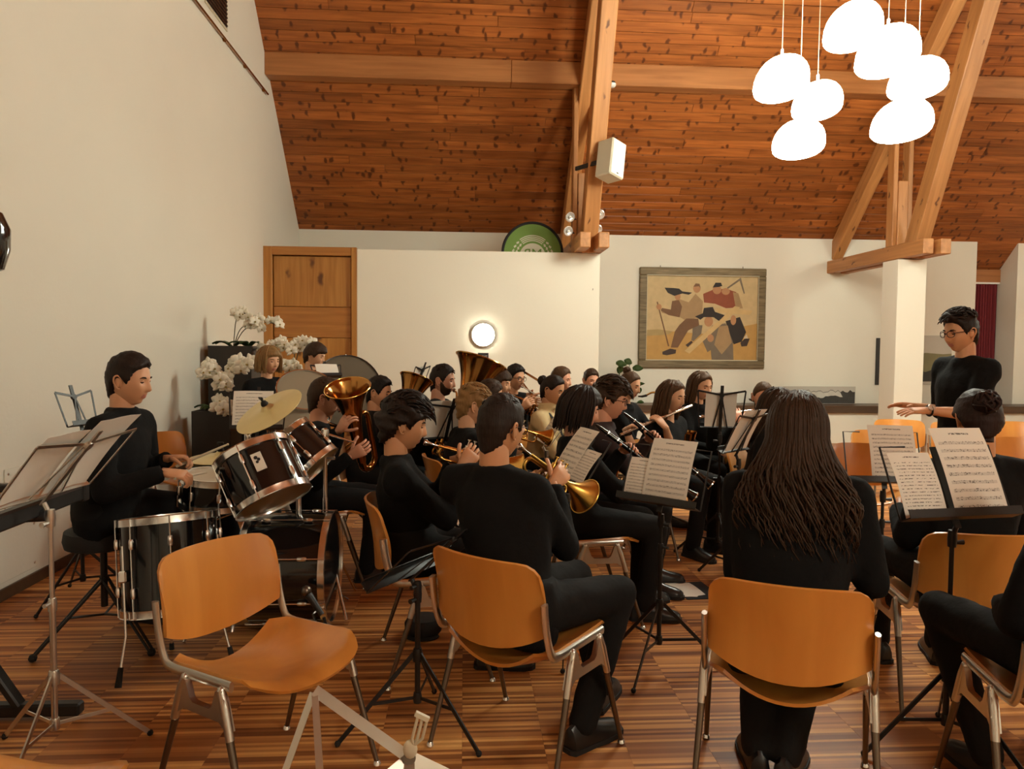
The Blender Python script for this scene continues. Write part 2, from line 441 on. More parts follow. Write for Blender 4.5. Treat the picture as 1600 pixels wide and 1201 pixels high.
struct('wall_front', MB().box(((WX+RX)/2, FY-.1, EZ/2), (RX-WX, .2, EZ)), 'plaster')
struct('wall_partition', MB().box(((-1.41+1.80)/2, DY+.12, PZ/2), (3.21, .24, PZ), bevel=.006), 'plaster_white')
struct('wall_above_door', MB().box(((WX-1.41)/2, DY+.30, PZ/2), (-1.41-WX, .10, PZ)), 'plaster')
col = struct('wall_column', MB().box((6.135, 10.03, 1.365), (.41, .38, 2.73), bevel=.006), 'plaster_white')
# low wall with dark sill in front of the back wall
struct('wall_low', MB().box(((1.8+8.9)/2+.8, 11.62, .245), (8.7, .5, .49)), 'plaster_white')
struct('trim_1', MB().box(((1.8+8.9)/2+.8, 11.60, .545), (8.74, .60, .11), bevel=.008), 'dark_sill')
# baseboards
struct('baseboard_left', MB().box((WX+.008, (FY+DY)/2, .035), (.016, DY-FY, .07), bevel=.003), 'dark_sill')
# niche with curtain beyond the back wall's right end
struct('wall_niche', MB().box((8.95, BY+.66, 1.5), (.9, .1, 3.0)), 'plaster')
struct('trim_2', MB().box((8.91, BY+.44, 2.79), (.72, .10, .22)), 'beam_pine_x')
struct('trim_3', MB().box((8.91, BY+.41, 2.665), (.70, .05, .03)), 'white_plastic')
rows = []
for iz in range(8):
    z = .56+(2.65-.56)*iz/7
    rows.append([(8.57+.68*k/90, BY+.45+.028*math.sin(k*.95)+.012*math.sin(k*.41+1), z) for k in range(91)])
cu = MB().slab(rows, .004).build('curtain', 'curtain_red'); tag(cu, 'dark red pleated curtain hanging in the niche behind the conductor', 'curtain')

# ceiling: backing plus boards laid one by one on the slope in view
s2 = math.sqrt(.5)
ce = MB()
y0 = BY+1.05
ce.add([(WX-.2, y0, roof(y0)+.06), (RX+.2, y0, roof(y0)+.06), (RX+.2, RIDGE_Y, RIDGE_Z+.06), (WX-.2, RIDGE_Y, RIDGE_Z+.06),
        (WX-.2, y0, roof(y0)+.16), (RX+.2, y0, roof(y0)+.16), (RX+.2, RIDGE_Y, RIDGE_Z+.16), (WX-.2, RIDGE_Y, RIDGE_Z+.16)],
       [(0, 1, 2, 3), (7, 6, 5, 4), (0, 4, 5, 1), (2, 6, 7, 3), (1, 5, 6, 2), (0, 3, 7, 4)], 0, False)
y1 = FY-.25; z1 = EZ-.25
ce.add([(WX-.2, y1, z1+.06), (RX+.2, y1, z1+.06), (RX+.2, RIDGE_Y, RIDGE_Z+.06), (WX-.2, RIDGE_Y, RIDGE_Z+.06),
        (WX-.2, y1, z1+.16), (RX+.2, y1, z1+.16), (RX+.2, RIDGE_Y, RIDGE_Z+.16), (WX-.2, RIDGE_Y, RIDGE_Z+.16)],
       [(3, 2, 1, 0), (4, 5, 6, 7), (1, 5, 4, 0), (3, 7, 6, 2), (2, 6, 5, 1), (4, 7, 3, 0)], 0, False)
ceiling = struct('ceiling', ce, 'ceiling_pine')
BW = .135
Rb = Matrix.Rotation(math.radians(-45), 3, 'X')
bmeshes = {}
rb = random.Random(3)
nrow = 0; sl = -1.45
while sl < 5.1:
    yc = BY-sl*s2; zc = EZ+sl*s2
    x = WX-.02-rb.uniform(0, 3.2)
    while x < RX:
        ln = rb.choice((3.4, 4.0, 4.6)); xa, xb = max(x, WX-.02), min(x+ln, RX+.02)
        if xb-xa > .15:
            L_ = round(xb-xa, 2)
            if L_ not in bmeshes: bmeshes[L_] = MB().box((0, 0, 0), (L_-.003, BW-.004, .02), bevel=.004).mesh('ceiling_board', 'ceiling_pine')
            o = bpy.data.objects.new('board', bmeshes[L_]); COL.objects.link(o); o.parent = ceiling
            o.location = ((xa+xb)/2, yc+.03*s2, zc+.03*s2); o.rotation_euler = (math.radians(-45), 0, 0)
        x += ln
    sl += BW; nrow += 1

# purlin along the slope and the timber trusses
pu = empty('purlin', (0, 0, 0), label='long horizontal pine purlin running under the sloping board ceiling', cat='beam')
for xa, xb in ((WX, .60), (.604, 6.0), (6.004, RX)):
    MB().box(((xa+xb)/2, 10.08, 5.135), (xb-xa, .22, .29), bevel=.008).build('beam_length', 'beam_pine_x', pu)
def truss(x, label):
    t = empty('roof_truss', (x, 10, PZ), label=label, cat='truss', group='timber roof trusses')
    def part(name, a, b, w_, h_, dx=0., m='beam_pine'):
        a = Vector((dx, a[0]-10, a[1]-PZ)); b = Vector((dx, b[0]-10, b[1]-PZ))
        mb = MB(); ln = (b-a).length; mb.box((0, 0, 0), (w_, ln, h_), bevel=.01)
        o = mb.build(name, m, t); o.location = (a+b)/2
        d = (b-a).normalized(); o.rotation_euler = (math.atan2(d.z, d.y), 0, 0)
        return o
    part('tie_beam', (9.35, 2.845), (12.0, 2.845), .14, .20, -.09); part('tie_beam', (9.35, 2.845), (12.0, 2.845), .14, .20, .09+.06)
    part('rafter', (12.0, 3.05), (7.0, 8.0), .17, .24)
    part('strut', (9.88, 2.78), (7.9, 7.2), .20, .26, .03)
    part('post', (10.18, 2.86), (10.18, 5.05), .065, .17, -.115)
    part('post', (10.18, 2.86), (10.18, 5.05), .065, .17, .10)
    part('post_filler', (10.14, 2.95), (10.14, 3.85), .14, .12, -.01)
    return t
truss(1.61, 'timber roof truss standing on the white partition beside the green round sign')
truss(6.13, 'timber roof truss standing on the white column right of the painting')

# door
dr = empty('door_1', (-2.01, DY, 0), kind='structure')
def dpart(name, x0, x1, z0, z1, y0, y1, m):
    return MB().box(((x0+x1)/2+2.01, (y0+y1)/2-DY, (z0+z1)/2), (x1-x0, y1-y0, z1-z0), bevel=.005).build(name, m, dr)
dpart('door_frame', -2.61, -2.50, 0, 2.76, DY, DY+.2, 'door_wood_v'); dpart('door_frame', -1.48, -1.41, 0, 2.76, DY-.01, DY+.2, 'door_wood_v')
dpart('door_frame', -2.50, -1.48, 2.65, 2.76, DY, DY+.2, 'door_wood_h')
dpart('door_panel', -2.49, -1.49, 1.985, 2.64, DY+.05, DY+.09, 'door_wood_v'); dpart('door_rail', -2.49, -1.49, 1.58, 1.98, DY+.045, DY+.09, 'door_wood_h')
dpart('door_panel', -2.49, -1.49, 0.03, 1.575, DY+.05, DY+.09, 'door_wood_v')
# ------------------------------------------------------------------ lamps
def blob(w_, h_, seed):
    """pebble shaped opal glass shade: flat rounded underside, one shoulder higher than the other"""
    vs = []; fs = []; n, m = 22, 13
    for i in range(m+1):
        t = math.pi*i/m
        for k in range(n):
            a = 2*math.pi*k/n; x, y, z = math.sin(t)*math.cos(a), math.sin(t)*math.sin(a), -math.cos(t)
            r_ = max(1e-6, math.sin(t))**.86; x, y = r_*math.cos(a), r_*math.sin(a)
            z = z**.92 if z > 0 else -abs(z)**.72*.66
            x *= 1-.05*z; y *= .95-.05*z
            z += .10*x*seed; x += .08*seed*z
            vs.append((x*w_*.49, y*w_*.49, (z-.17)*h_*.60))
    for i in range(m):
        for k in range(n):
            l = (k+1) % n; fs.append((i*n+k, i*n+l, (i+1)*n+l, (i+1)*n+k))
    return MB().add(vs, fs)
def pendant(p, w_, h_, sg, label, group):
    t = empty('pendant_lamp', p, label=label, cat='lamp', group=group)
    blob(w_, h_, sg).build('lamp_shade', 'shade_glow', t, sharp=0)
    top = roof(p[1]) if p[1] > RIDGE_Y else EZ+(p[1]-FY)
    cx = -.0*w_
    MB().lathe([(.012, 0), (.012, .05), (.006, .06)], (cx, 0, h_*.5), n=8).build('cord_grip', 'white_plastic', t)
    MB().tube([(cx, 0, h_*.5), (cx+.006, 0, h_*.5+1.5), (cx, 0, top-p[2])], .0035, 6).build('cord', 'cord', t)
    MB().lathe([(.05, -.03), (.05, 0), (.02, .02)], (cx, 0, top-p[2]), n=16).build('ceiling_cap', 'white_plastic', t)
LG = 'pebble shaped glowing pendant lamps'
for x, y, w_, h_, Y, sg, lb in (
        (1221, 122, 86, 70, 6.45, 1, 'glowing pebble pendant, highest of the left cluster of three'),
        (1277, 157, 78, 60, 6.15, 1, 'glowing pebble pendant, middle one of the left cluster of three'),
        (1248, 217, 82, 60, 6.75, .6, 'glowing pebble pendant, lowest of the left cluster of three'),
        (1333, 40, 90, 74, 6.6, 1, 'glowing pebble pendant, highest of the right cluster of four'),
        (1387, 79, 98, 78, 6.15, 1, 'glowing pebble pendant, second highest of the right cluster of four'),
        (1434, 122, 90, 64, 6.6, 1, 'glowing pebble pendant, rightmost of the right cluster of four'),
        (1409, 188, 94, 66, 6.1, .9, 'glowing pebble pendant, lowest of the right cluster of four')):
    p = at(x, y, Y); k = Y/F_PX
    pendant(p, w_*k, h_*k, sg, lb, LG)
for cx, cy, where in ((9.3, 5.4, 'right of the picture'), (3.4, -1.4, 'behind the camera')):  # two unseen pendant clusters, added to fill the room with light
    for k, (dx, dy, dz) in enumerate(((-.45, 0, .35), (-.2, -.3, .15), (-.3, .25, -.2), (.15, 0, .55), (.4, -.3, .3), (.6, .2, .1), (.45, -.1, -.25))[:4]):
        pendant((cx+dx*1.25, cy+dy*1.25, 3.7+dz*1.25), .47, .36, 1, 'added unseen pebble pendant giving fill light, in the cluster outside the frame '+where, 'added unseen fill light pendants outside the frame '+where)
# wall lamp and light sign
p = at(755, 523, DY)
t = empty('wall_lamp', p, label='round glowing wall lamp on the white partition', cat='lamp')
MB().lathe([(.165, 0), (.165, .035), (.150, .05)], (0, 0, 0), (0, -1, 0), 32).build('lamp_ring', 'aluminium', t)
MB().lathe([(.148, .0501), (.146, .06), (.11, .072), (.05, .078), (0, .079)], (0, 0, 0), (0, -1, 0), 32).build('lamp_glass', 'wall_lamp_glow', t)
def text(body, size, loc, rot, m, parent, name='lettering', ext=.0008, mirror=False, align='CENTER'):
    c = bpy.data.curves.new(name, 'FONT'); c.body = body; c.size = size; c.extrude = ext; c.align_x = align; c.align_y = 'CENTER'
    tmp = bpy.data.objects.new(name, c); COL.objects.link(tmp)
    dg = bpy.context.evaluated_depsgraph_get(); me = bpy.data.meshes.new_from_object(tmp.evaluated_get(dg))
    bpy.data.objects.remove(tmp); bpy.data.curves.remove(c)
    if mirror:
        for v in me.vertices: v.co.x = -v.co.x
    me.materials.clear(); me.materials.append(MAT[m])
    o = bpy.data.objects.new(name, me); COL.objects.link(o); o.parent = parent; o.location = loc; o.rotation_euler = rot
    return o
p = at(755, 557, DY)
t = empty('switch_sign', p, label='small dark sign lettered LICHT below the round wall lamp', cat='sign')
MB().box((0, -.008, 0), (.14, .014, .10), bevel=.002).build('sign_plate', 'black_metal', t)
text('LICHT', .038, (0, -.0165, 0), (math.pi/2, 0, 0), 'banner_print', t)
# picture hook
p = at(926, 453, DY); tag(MB().tube([p+V(0, .0, 0), p+V(0, -.02, 0), p+V(0, -.02, .02)], .004, 6).build('picture_hook', 'leg_steel'), 'tiny metal hook on the right of the white partition', 'hook')

# spots on the truss foot
for (x, y), side, lb in (((891, 339), -1, 'upper round spotlight left of the truss foot'), ((888, 361), -1, 'lower round spotlight left of the truss foot'),
                         ((937, 335), 1, 'upper round spotlight right of the truss foot'), ((933, 358), 1, 'lower round spotlight right of the truss foot')):
    p = at(x, y, 9.66)
    t = empty('spot_lamp', p, label=lb, cat='spotlight', group='spotlights on the truss foot')
    d = V(-.25*side+.1, -1, -.3).normalized()
    MB().lathe([(.02, .07), (.045, .05), (.062, .015), (.066, 0), (.058, -.004), (.03, .012), (0, .018)], (0, 0, 0), -d, 20).build('reflector', 'glass_bulb', t)
    MB().ball(-d*-.006, .02, 10).build('bulb', 'white_plastic', t)
    a = Vector((-side*.11, .28, .0)) if side < 0 else Vector((-.15, .28, 0))
    MB().tube([-d*.05, Vector((.10 if side < 0 else -.14, .16, 0))], .008, 6).build('bracket', 'black_metal', t)
# loudspeaker on the truss
p = at(954, 251, 9.1)
t = empty('loudspeaker', p, label='off-white box loudspeaker mounted on the timber truss', cat='loudspeaker')
R = Matrix.Rotation(math.radians(14), 3, 'Y') @ Matrix.Rotation(math.radians(38), 3, 'Z') @ Matrix.Rotation(math.radians(-12), 3, 'X')
o = MB().box((0, 0, 0), (.26, .24, .46), R, bevel=.012).build('cabinet', 'cream_plastic', t)
MB().box(R @ V(0, -.123, 0), (.235, .012, .435), R, bevel=.004).build('grille', 'plaster_white', t)
MB().box(R @ V(.0, -.1305, -.19), (.03, .004, .012), R).build('badge', 'black_metal', t)
MB().bar(R @ V(-.05, .1, 0), V(-.36, .45, 0), .03, .05).build('wall_arm', 'black_metal', t)
p = at(955, 133, 9.98)
t = empty('smoke_detector', p+V(0, 0, -.005), label='small white smoke detector under the purlin by the truss', cat='detector')
MB().lathe([(.065, .02), (.065, .0), (.05, -.02), (.03, -.028)], n=20).build('housing', 'white_plastic', t)
MB().lathe([(.055, .02), (.055, .045)], n=20).build('base', 'black_metal', t)

# painting in its weathered frame
x0, x1, z0, z1 = 2.83, 4.93, 1.17, 2.80
t = empty('painting', ((x0+x1)/2, BY, (z0+z1)/2), label='large framed painting of farm workers in hats on the back wall', cat='painting')
W_, H_ = x1-x0, z1-z0
fw = .125
for nm, c, sz in (('f', (0, -.03, H_/2-fw/2), (W_, .06, fw)), ('f', (0, -.03, -H_/2+fw/2), (W_, .06, fw)), ('f', (-W_/2+fw/2, -.03, 0), (fw, .06, H_-2*fw)), ('f', (W_/2-fw/2, -.03, 0), (fw, .06, H_-2*fw))):
    MB().box(c, sz, bevel=.012).build('frame_rail', 'old_frame', t)
for a, b in (((-.93, .69), (.93, .69)), ((-.93, -.69), (.93, -.69)), ((-.93, -.69), (-.93, .69)), ((.93, -.69), (.93, .69))):
    MB().bar((a[0], -.045, a[1]), (b[0], -.045, b[1]), .014, .014).build('inner_slip', 'banner_print', t)
for x in (-.71, .66): MB().tube([(x, -.03, H_/2), (x, -.03, H_/2+.03)], .007, 6).build('hanger', 'leg_steel', t)
def pmat(name, c): mat('paint_'+name, c, .7, var=.18, vscale=9)
pmat('sky', (.56, .42, .22)); pmat('ground', (.50, .29, .085)); pmat('hill', (.40, .29, .12)); pmat('brown', (.17, .085, .038)); pmat('tan', (.36, .23, .11)); pmat('black', (.022, .016, .014))
pmat('red', (.26, .065, .028)); pmat('skin', (.44, .22, .10)); pmat('beam', (.60, .42, .19)); pmat('grey', (.17, .13, .09)); pmat('shoe', (.05, .03, .025)); pmat('white', (.6, .48, .33))
def poly(pts, m, lay, name='painted_shape'):
    """flat shape of paint; pts in picture pixels of the close view"""
    q = [((x-684)/1015*1.86*1.0, (575-y)/795*1.40) for x, y in pts]
    n = len(q); yb = -.014-.0007*lay
    vs = [(x, yb, z) for x, z in q]+[(x, -.012, z) for x, z in q]
    MB().add(vs, [tuple(range(n)), tuple(range(2*n-1, n-1, -1))]+[(k, (k+1) % n, n+(k+1) % n, n+k) for k in range(n)], 0, False).build(name, 'paint_'+m, canvas)
canvas = MB().box((0, -.007, 0), (W_-.2, .014, H_-.2)).build('canvas', 'paint_sky', t)
def blobp(cx, cy, rx, ry, n=14, rot=0):
    return [(cx+rx*math.cos(a)*math.cos(rot)-ry*math.sin(a)*math.sin(rot), cy+rx*math.cos(a)*math.sin(rot)+ry*math.sin(a)*math.cos(rot)) for a in [2*math.pi*k/n for k in range(n)]]
poly([(178, 700), (300, 685), (420, 700), (700, 720), (1000, 660), (1190, 620), (1190, 960), (178, 960)], 'ground', 1)
poly([(178, 690), (290, 682), (420, 700), (380, 730), (178, 745)], 'hill', 2)
poly([(420, 420), (470, 400), (560, 430), (620, 350), (690, 420), (680, 560), (540, 600), (470, 560), (400, 550), (320, 530), (300, 490), (400, 500)], 'tan', 4)
poly([(410, 420), (470, 410), (500, 470), (480, 570), (380, 550), (310, 510), (320, 485), (400, 500)], 'brown', 5)
poly([(540, 580), (650, 580), (660, 640), (560, 690), (470, 850), (405, 850), (440, 700), (480, 640)], 'brown', 5)
poly([(600, 640), (690, 640), (680, 720), (610, 790), (590, 780), (600, 720)], 'grey', 4)
poly([(330, 890), (400, 860), (455, 870), (450, 905), (370, 922), (332, 915)], 'shoe', 6); poly([(540, 825), (590, 785), (605, 800), (560, 845)], 'shoe', 6)
poly([(340, 298), (420, 300), (470, 305), (500, 330), (590, 340), (560, 360), (500, 350), (430, 372), (370, 345)], 'black', 7)
poly(blobp(460, 378, 26, 34), 'skin', 6); poly(blobp(292, 475, 24, 26), 'skin', 6); poly([(270, 430), (280, 428), (392, 838), (380, 840)], 'brown', 5)
poly(blobp(632, 300, 34, 42), 'skin', 4); poly([(600, 285), (620, 255), (655, 258), (666, 300), (650, 280), (615, 285)], 'brown', 5)
poly([(690, 350), (780, 310), (900, 300), (990, 330), (1050, 470), (900, 480), (800, 440), (700, 430)], 'red', 3); poly([(960, 330), (1010, 340), (1055, 480), (990, 480)], 'tan', 4)
poly(blobp(815, 310, 40, 42), 'skin', 4); poly([(775, 290), (800, 245), (850, 245), (862, 275), (830, 285)], 'black', 5); poly(blobp(895, 325, 38, 32), 'skin', 4)
poly([(905, 290), (1030, 195), (1070, 340), (1060, 345), (1020, 225), (915, 300)], 'grey', 4)
poly([(900, 600), (1030, 560), (1090, 700), (1050, 790), (980, 815), (940, 740)], 'black', 4); poly(blobp(970, 590, 26, 46), 'skin', 5)
poly([(1040, 800), (1080, 760), (1125, 760), (1100, 830), (1050, 835)], 'shoe', 5); poly([(1070, 750), (1095, 720), (1110, 760), (1080, 775)], 'white', 5)
poly([(690, 780), (780, 640), (900, 620), (970, 790), (980, 960), (780, 960), (770, 870), (740, 890)], 'grey', 6); poly([(840, 650), (920, 640), (960, 800), (870, 910), (800, 820)], 'tan', 7)
poly([(620, 560), (690, 530), (700, 480), (780, 470), (800, 515), (890, 545), (840, 600), (790, 565), (700, 565), (670, 590)], 'black', 8)
poly(blobp(745, 605, 40, 48), 'skin', 7); poly(blobp(765, 760, 30, 36), 'skin', 9)
poly([(530, 880), (980, 460), (1030, 470), (575, 905)], 'beam', 8); poly([(800, 480), (1145, 500), (1120, 540), (830, 525)], 'beam', 7)

# smaller pictures
def picture(name, cx, cz, w_, h_, y, label, mname, c, framed=.0, tilt=0.):
    t = empty(name, (cx, y, cz), label=label, cat='picture')
    b = MB().box((0, -.012, 0), (w_, .02, h_), bevel=.002).build('picture_board', mname[0], t)
    return t, b
mat('photo_sky', (.50, .47, .41), .5, var=.08, vscale=3); mat('photo_dark', (.035, .032, .028), .5, var=.4, vscale=9); mat('photo_snow', (.55, .52, .46), .5, var=.2, vscale=12)
t, b = picture('mountain_photo', 5.83, .74, 1.22, .29, 11.80, 'black and white panorama photo of snowy mountains leaning on the dark sill', ('photo_sky',), 0)
rr = random.Random(5)
def strip(t, zs_top, zs_bot, m, lay, w_):
    n = len(zs_top); vs = [(-w_/2+w_*k/(n-1), -.0225-.0006*lay, z) for k, z in enumerate(zs_top)]+[(-w_/2+w_*k/(n-1), -.0225-.0006*lay, z) for k, z in enumerate(zs_bot)]
    MB().add(vs, [(k, k+1, n+k+1, n+k) for k in range(n-1)], 0, False).build('print_area', m, t)
zs = [.045+.05*rr.random()-(.02 if k < 8 else 0) for k in range(30)]
strip(t, zs, [-.135]*30, 'photo_dark', 1, 1.2)
strip(t, [z-.008 if 5 < k < 24 else -.0301 for k, z in enumerate(zs)], [(.0-.05*rr.random()) if 5 < k < 24 else -.030 for k in range(30)], 'photo_snow', 2, 1.2)
t, b = picture('landscape_picture', 7.86, 1.33, .60, .82, BY, 'tall muted green landscape picture on the wall behind the conductor', ('photo_sky',), 0)
mat('land_green', (.22, .20, .10), .6, var=.3, vscale=6)
strip(t, [.10, .12, .11, .10, .11], [-.20]*5, 'land_green', 1, .59); strip(t, [-.18, -.20, -.15, -.19, -.2], [-.36]*5, 'photo_dark', 2, .59)
t = MB().box((6.88, BY-.012, 1.30), (.06, .024, .78), bevel=.003).build('wall_slot', 'black_metal'); tag(t, 'narrow upright dark slot panel on the wall beside the white column', 'panel')

# left wall details
t = empty('picture_rail', (WX, 8.7, 4.75), label='thin brass picture rail high on the left wall', cat='rail')
MB().tube([(.03, -2.4, .0), (.03, 1.32, .0)], .012, 8).build('rail_tube', 'brass_dark', t)
for y in (-1.6, -.4, .35, 1.15): MB().box((.015, y, 0), (.03, .03, .05), bevel=.004).build('rail_bracket', 'brass_dark', t)
t = empty('vent_grille', (WX, 8.08, 5.10), label='grey ventilation grille high on the left wall', cat='vent')
MB().box((.006, 0, 0), (.012, .70, .44), bevel=.003).build('grille_frame', 'cream_plastic', t)
MB().box((.0125, 0, 0), (.004, .64, .38)).build('grille_back', 'black_metal', t)
for k in range(9): MB().box((.018, 0, -.17+.0425*k), (.012, .64, .012), Matrix.Rotation(.5, 3, 'Y')).build('slat', 'leg_steel', t)
for (y0, y1, z0, z1) in ((3.6, 4.72, .40, .72), (2.6, 3.5, .40, .72), (3.3, 4.6, .12, .34)):
    pass
for (ya, yb, za, zb, lb) in ((4.35, 5.15, .46, .74, 'white flush access panel low on the left wall behind the drum stool'), (3.55, 4.65, .10, .40, 'white flush access panel low on the left wall nearest the floor')):
    t = empty('access_panel', (WX, (ya+yb)/2, (za+zb)/2), label=lb, cat='panel')
    MB().box((.004, 0, 0), (.008, yb-ya, zb-za), bevel=.002).build('panel_plate', 'plaster', t)
    for sy in (-1, 1):
        for sz in (-1, 1): MB().lathe([(.008, 0), (.006, .004), (0, .004)], (.008, sy*((yb-ya)/2-.03), sz*((zb-za)/2-.03)), (1, 0, 0), 8).build('screw', 'aluminium', t)
# dark rounded thing at the left edge
p = at(-38, 372, 2.2)
t = empty('stage_speaker', (p.x, p.y, 0), label='black rounded loudspeaker on a pole cut off by the left edge', cat='loudspeaker')
MB().lathe([(.03, -.10), (.066, -.085), (.082, -.03), (.084, .03), (.066, .075), (.03, .09)], (0, 0, p.z), n=24).build('speaker_body', 'black_gloss', t)
MB().tube([(0, 0, .03), (0, 0, p.z-.08)], .016, 10).build('pole', 'black_metal', t)
MB().lathe([(.20, 0), (.20, .012), (.03, .03)], n=24).build('base_plate', 'black_metal', t)

# round green pop-up sign behind the partition, seen from its back
p = at(832, 394, 10.45)
t = empty('round_banner', (p.x, 10.45, 0), label='green round pop-up sign with mirrored letters MR above the partition', cat='sign')
cz = p.z-.01; RR = .42
MB().tube(arc((0, 0, cz), RR, 0, 2*math.pi, 48)[:-1], .02, 8, closed=True).build('hoop', 'black_matte', t)
MB().lathe([(RR, -.004), (RR, .004)], (0, 0, cz), (0, -1, 0), 48).build('fabric_disc', 'banner_green', t)
MB().tube([(0, .03, 0), (0, .03, cz)], .012, 8).build('pole', 'black_metal', t)
MB().lathe([(.18, 0), (.18, .02)], (0, .03, 0), n=20).build('foot', 'black_metal', t)
def ringband(r0, r1, a0, a1, n=20):
    vs = [(r*math.cos(a0+(a1-a0)*k/n), -.0055, cz-.05+r*math.sin(a0+(a1-a0)*k/n)) for r in (r0, r1) for k in range(n+1)]
    return MB().add(vs, [(k, k+1, n+1+k+1, n+1+k) for k in range(n)], 0, False)
MB().lathe([(.185, -.001), (.185, .0015)], (0, -.0045, cz-.05), (0, -1, 0), 40).build('badge_disc', 'banner_print', t)
for k in range(4): ringband(.215+.024*k, .228+.024*k, math.radians(52), math.radians(128)).build('stripe', 'banner_print', t)
for sg in (-1, 1):
    for k in range(7):
        for r in (.232, .282):
            a = math.radians(90)+sg*math.radians(48+13*k); c = V(r*math.cos(a), -.0056, cz-.05+r*math.sin(a))
            tx = V(math.sin(a)*sg, 0, -math.cos(a)*sg); nx = V(math.cos(a), 0, math.sin(a)); q = .02 if r > .25 else -.02
            vs = [c+tx*.03+nx*.0, c+nx*q+tx*-.006, c-tx*.024, c-nx*q*.9+tx*.006]
            MB().add(vs, [(0, 1, 2, 3)], 0, False).build('wheat_leaf', 'banner_print', t)
text('MR', .20, (0, -.0075, cz-.02), (math.pi/2, 0, 0), 'banner_green', t, mirror=True)
# ------------------------------------------------------------------ chairs: plywood shells on cast aluminium frames
def chair_meshes():
    me = {}
    # seat: scooped plywood, front edge rolled down
    rows = []
    for i in range(13):
        t = i/12; y = -.215+.455*t
        z0 = .424+.022*t
        wd = .232*(1-.05*max(0, (t-.75)/.25)**2)*(1-.22*max(0, (.12-t)/.12)**2)
        if t > .86: z0 -= .022*((t-.86)/.14)**2
        row = []
        for k in range(15):
            s_ = -1+2*k/14
            # rounded front corners
            yy = y-(.065*abs(s_)**6 if t > .5 else 0)*((t-.5)/.5)
            row.append((s_*wd, yy, z0+.062*abs(s_)**2.0-.028-(.014*math.cos(t*math.pi))*(1-s_*s_)))
        rows.append(row)
    me['seat'] = MB().slab(rows, -.011)
    # backrest: curved, top corners round, lower edge bowed
    rows = []
    for i in range(13):
        t = i/12
        row = []
        for k in range(17):
            s_ = math.sin((-1+2*k/16)*math.pi/2*.97)/math.sin(math.pi/2*.97)
            q_ = max(0, (abs(s_)-.74)/.26); top = .772-.006*abs(s_)**2-.062*(1-math.sqrt(max(0, 1-q_*q_)))
            bot = .462+.062*abs(s_)**2.2
            z = lerp(bot, top, t)
            x = s_*(.228+.006*t)
            y = -.262+.062*abs(s_)**2-.050*((z-.45)/.32)+.012*math.sin(t*math.pi)
            row.append((x, y, z))
        rows.append(row)
    me['backrest'] = MB().slab(rows, .011)
    for sg, nm in ((-1, 'L'), (1, 'R')):
        mb = MB(); x = sg*.243
        # L shaped arm: post up behind, arm forward
        path = spline([(x, -.245, .640), (x, -.232, .55), (x, -.205, .470), (x, -.165, .446), (x, -.05, .447), (x, .12, .452)], 4)
        mb.tube(path, .0145, 8, flat=(.62, 1.15))
        me['side_arm'+nm] = mb
        mb = MB(); xo = sg*.252
        # cast leg bracket: a shallow yoke with two sockets
        mb.add(*bracket(xo-.010, xo+.010), 0, False)
        for sy in (-1, 1):
            mb.tube([(xo, sy*.086, .436), (xo+sg*.002, sy*.102, .395), (xo+sg*.006, sy*.132, .300)], [.0135, .0150, .0130], 8)
            mb.ball((xo, sy*.086, .437), .0140, 8)
        me['bracket'+nm] = mb
        for sy, q in ((-1, 'B'), (1, 'F')):
            mb = MB().tube([(xo+sg*.005, sy*.128, .30), (xo+sg*.018, sy*.225, .012)], [.0118, .0085], 10)
            me['leg'+nm+q] = mb
            me['foot'+nm+q] = MB().lathe([(.0115, 0), (.015, .004), (.013, .012), (.009, .018)], (xo+sg*.018, sy*.226, 0), n=10)
    return me
def bracket(x0, x1):
    yz = [(-.134, .325), (-.108, .415), (-.088, .44), (-.070, .435), (-.052, .385), (-.038, .374), (.038, .374), (.052, .385), (.070, .435), (.088, .44), (.108, .415), (.134, .325), (.112, .325), (.085, .345), (-.085, .345), (-.112, .325)]
    n = len(yz); vs = [(x0, y, z) for y, z in yz]+[(x1, y, z) for y, z in yz]
    fs = [tuple(range(n)), tuple(range(2*n-1, n-1, -1))]+[(k, (k+1) % n, n+(k+1) % n, n+k) for k in range(n)]
    return vs, fs
_cm = chair_meshes()
def make_chair():
    t = empty('stacking_chair')
    for key, mb in _cm.items():
        nm = {'seat': 'seat', 'back': 'backrest', 'side': 'side_arm', 'brac': 'leg_bracket', 'legL': 'leg', 'legR': 'leg', 'foot': 'foot_cap'}[key[:4]]
        m = {'seat': 'chair_beech', 'backrest': 'chair_beech', 'side_arm': 'aluminium', 'leg_bracket': 'aluminium', 'leg': 'leg_steel', 'foot_cap': 'chrome'}[nm]
        if nm == 'foot_cap':
            o = mb.build(nm, m, leg_of[key[4:]])
        else:
            o = mb.build(nm, m, t, sharp=50)
            if nm == 'leg': leg_of[key[3:]] = o
    return t
leg_of = {}
CHAIR0 = make_chair(); _used = [False]
def chair(x, y, ang, label, group='orange plywood stacking chairs'):
    """ang: direction the chair faces, degrees from +X"""
    if not _used[0]: c = CHAIR0; _used[0] = True
    else: c = copy_tree(CHAIR0)
    c.location = (x, y, 0); c.rotation_euler = (0, 0, math.radians(ang-90))
    return tag(c, label, 'chair', group)
chair(-.635, 2.44, -35, 'empty orange plywood chair in the left foreground beside the drums')
chair(-1.03, 1.62, 82, 'orange plywood chair whose edge shows in the bottom left corner')
chair(-2.20, 5.80, -35, 'orange plywood chair against the left wall behind the drummer')
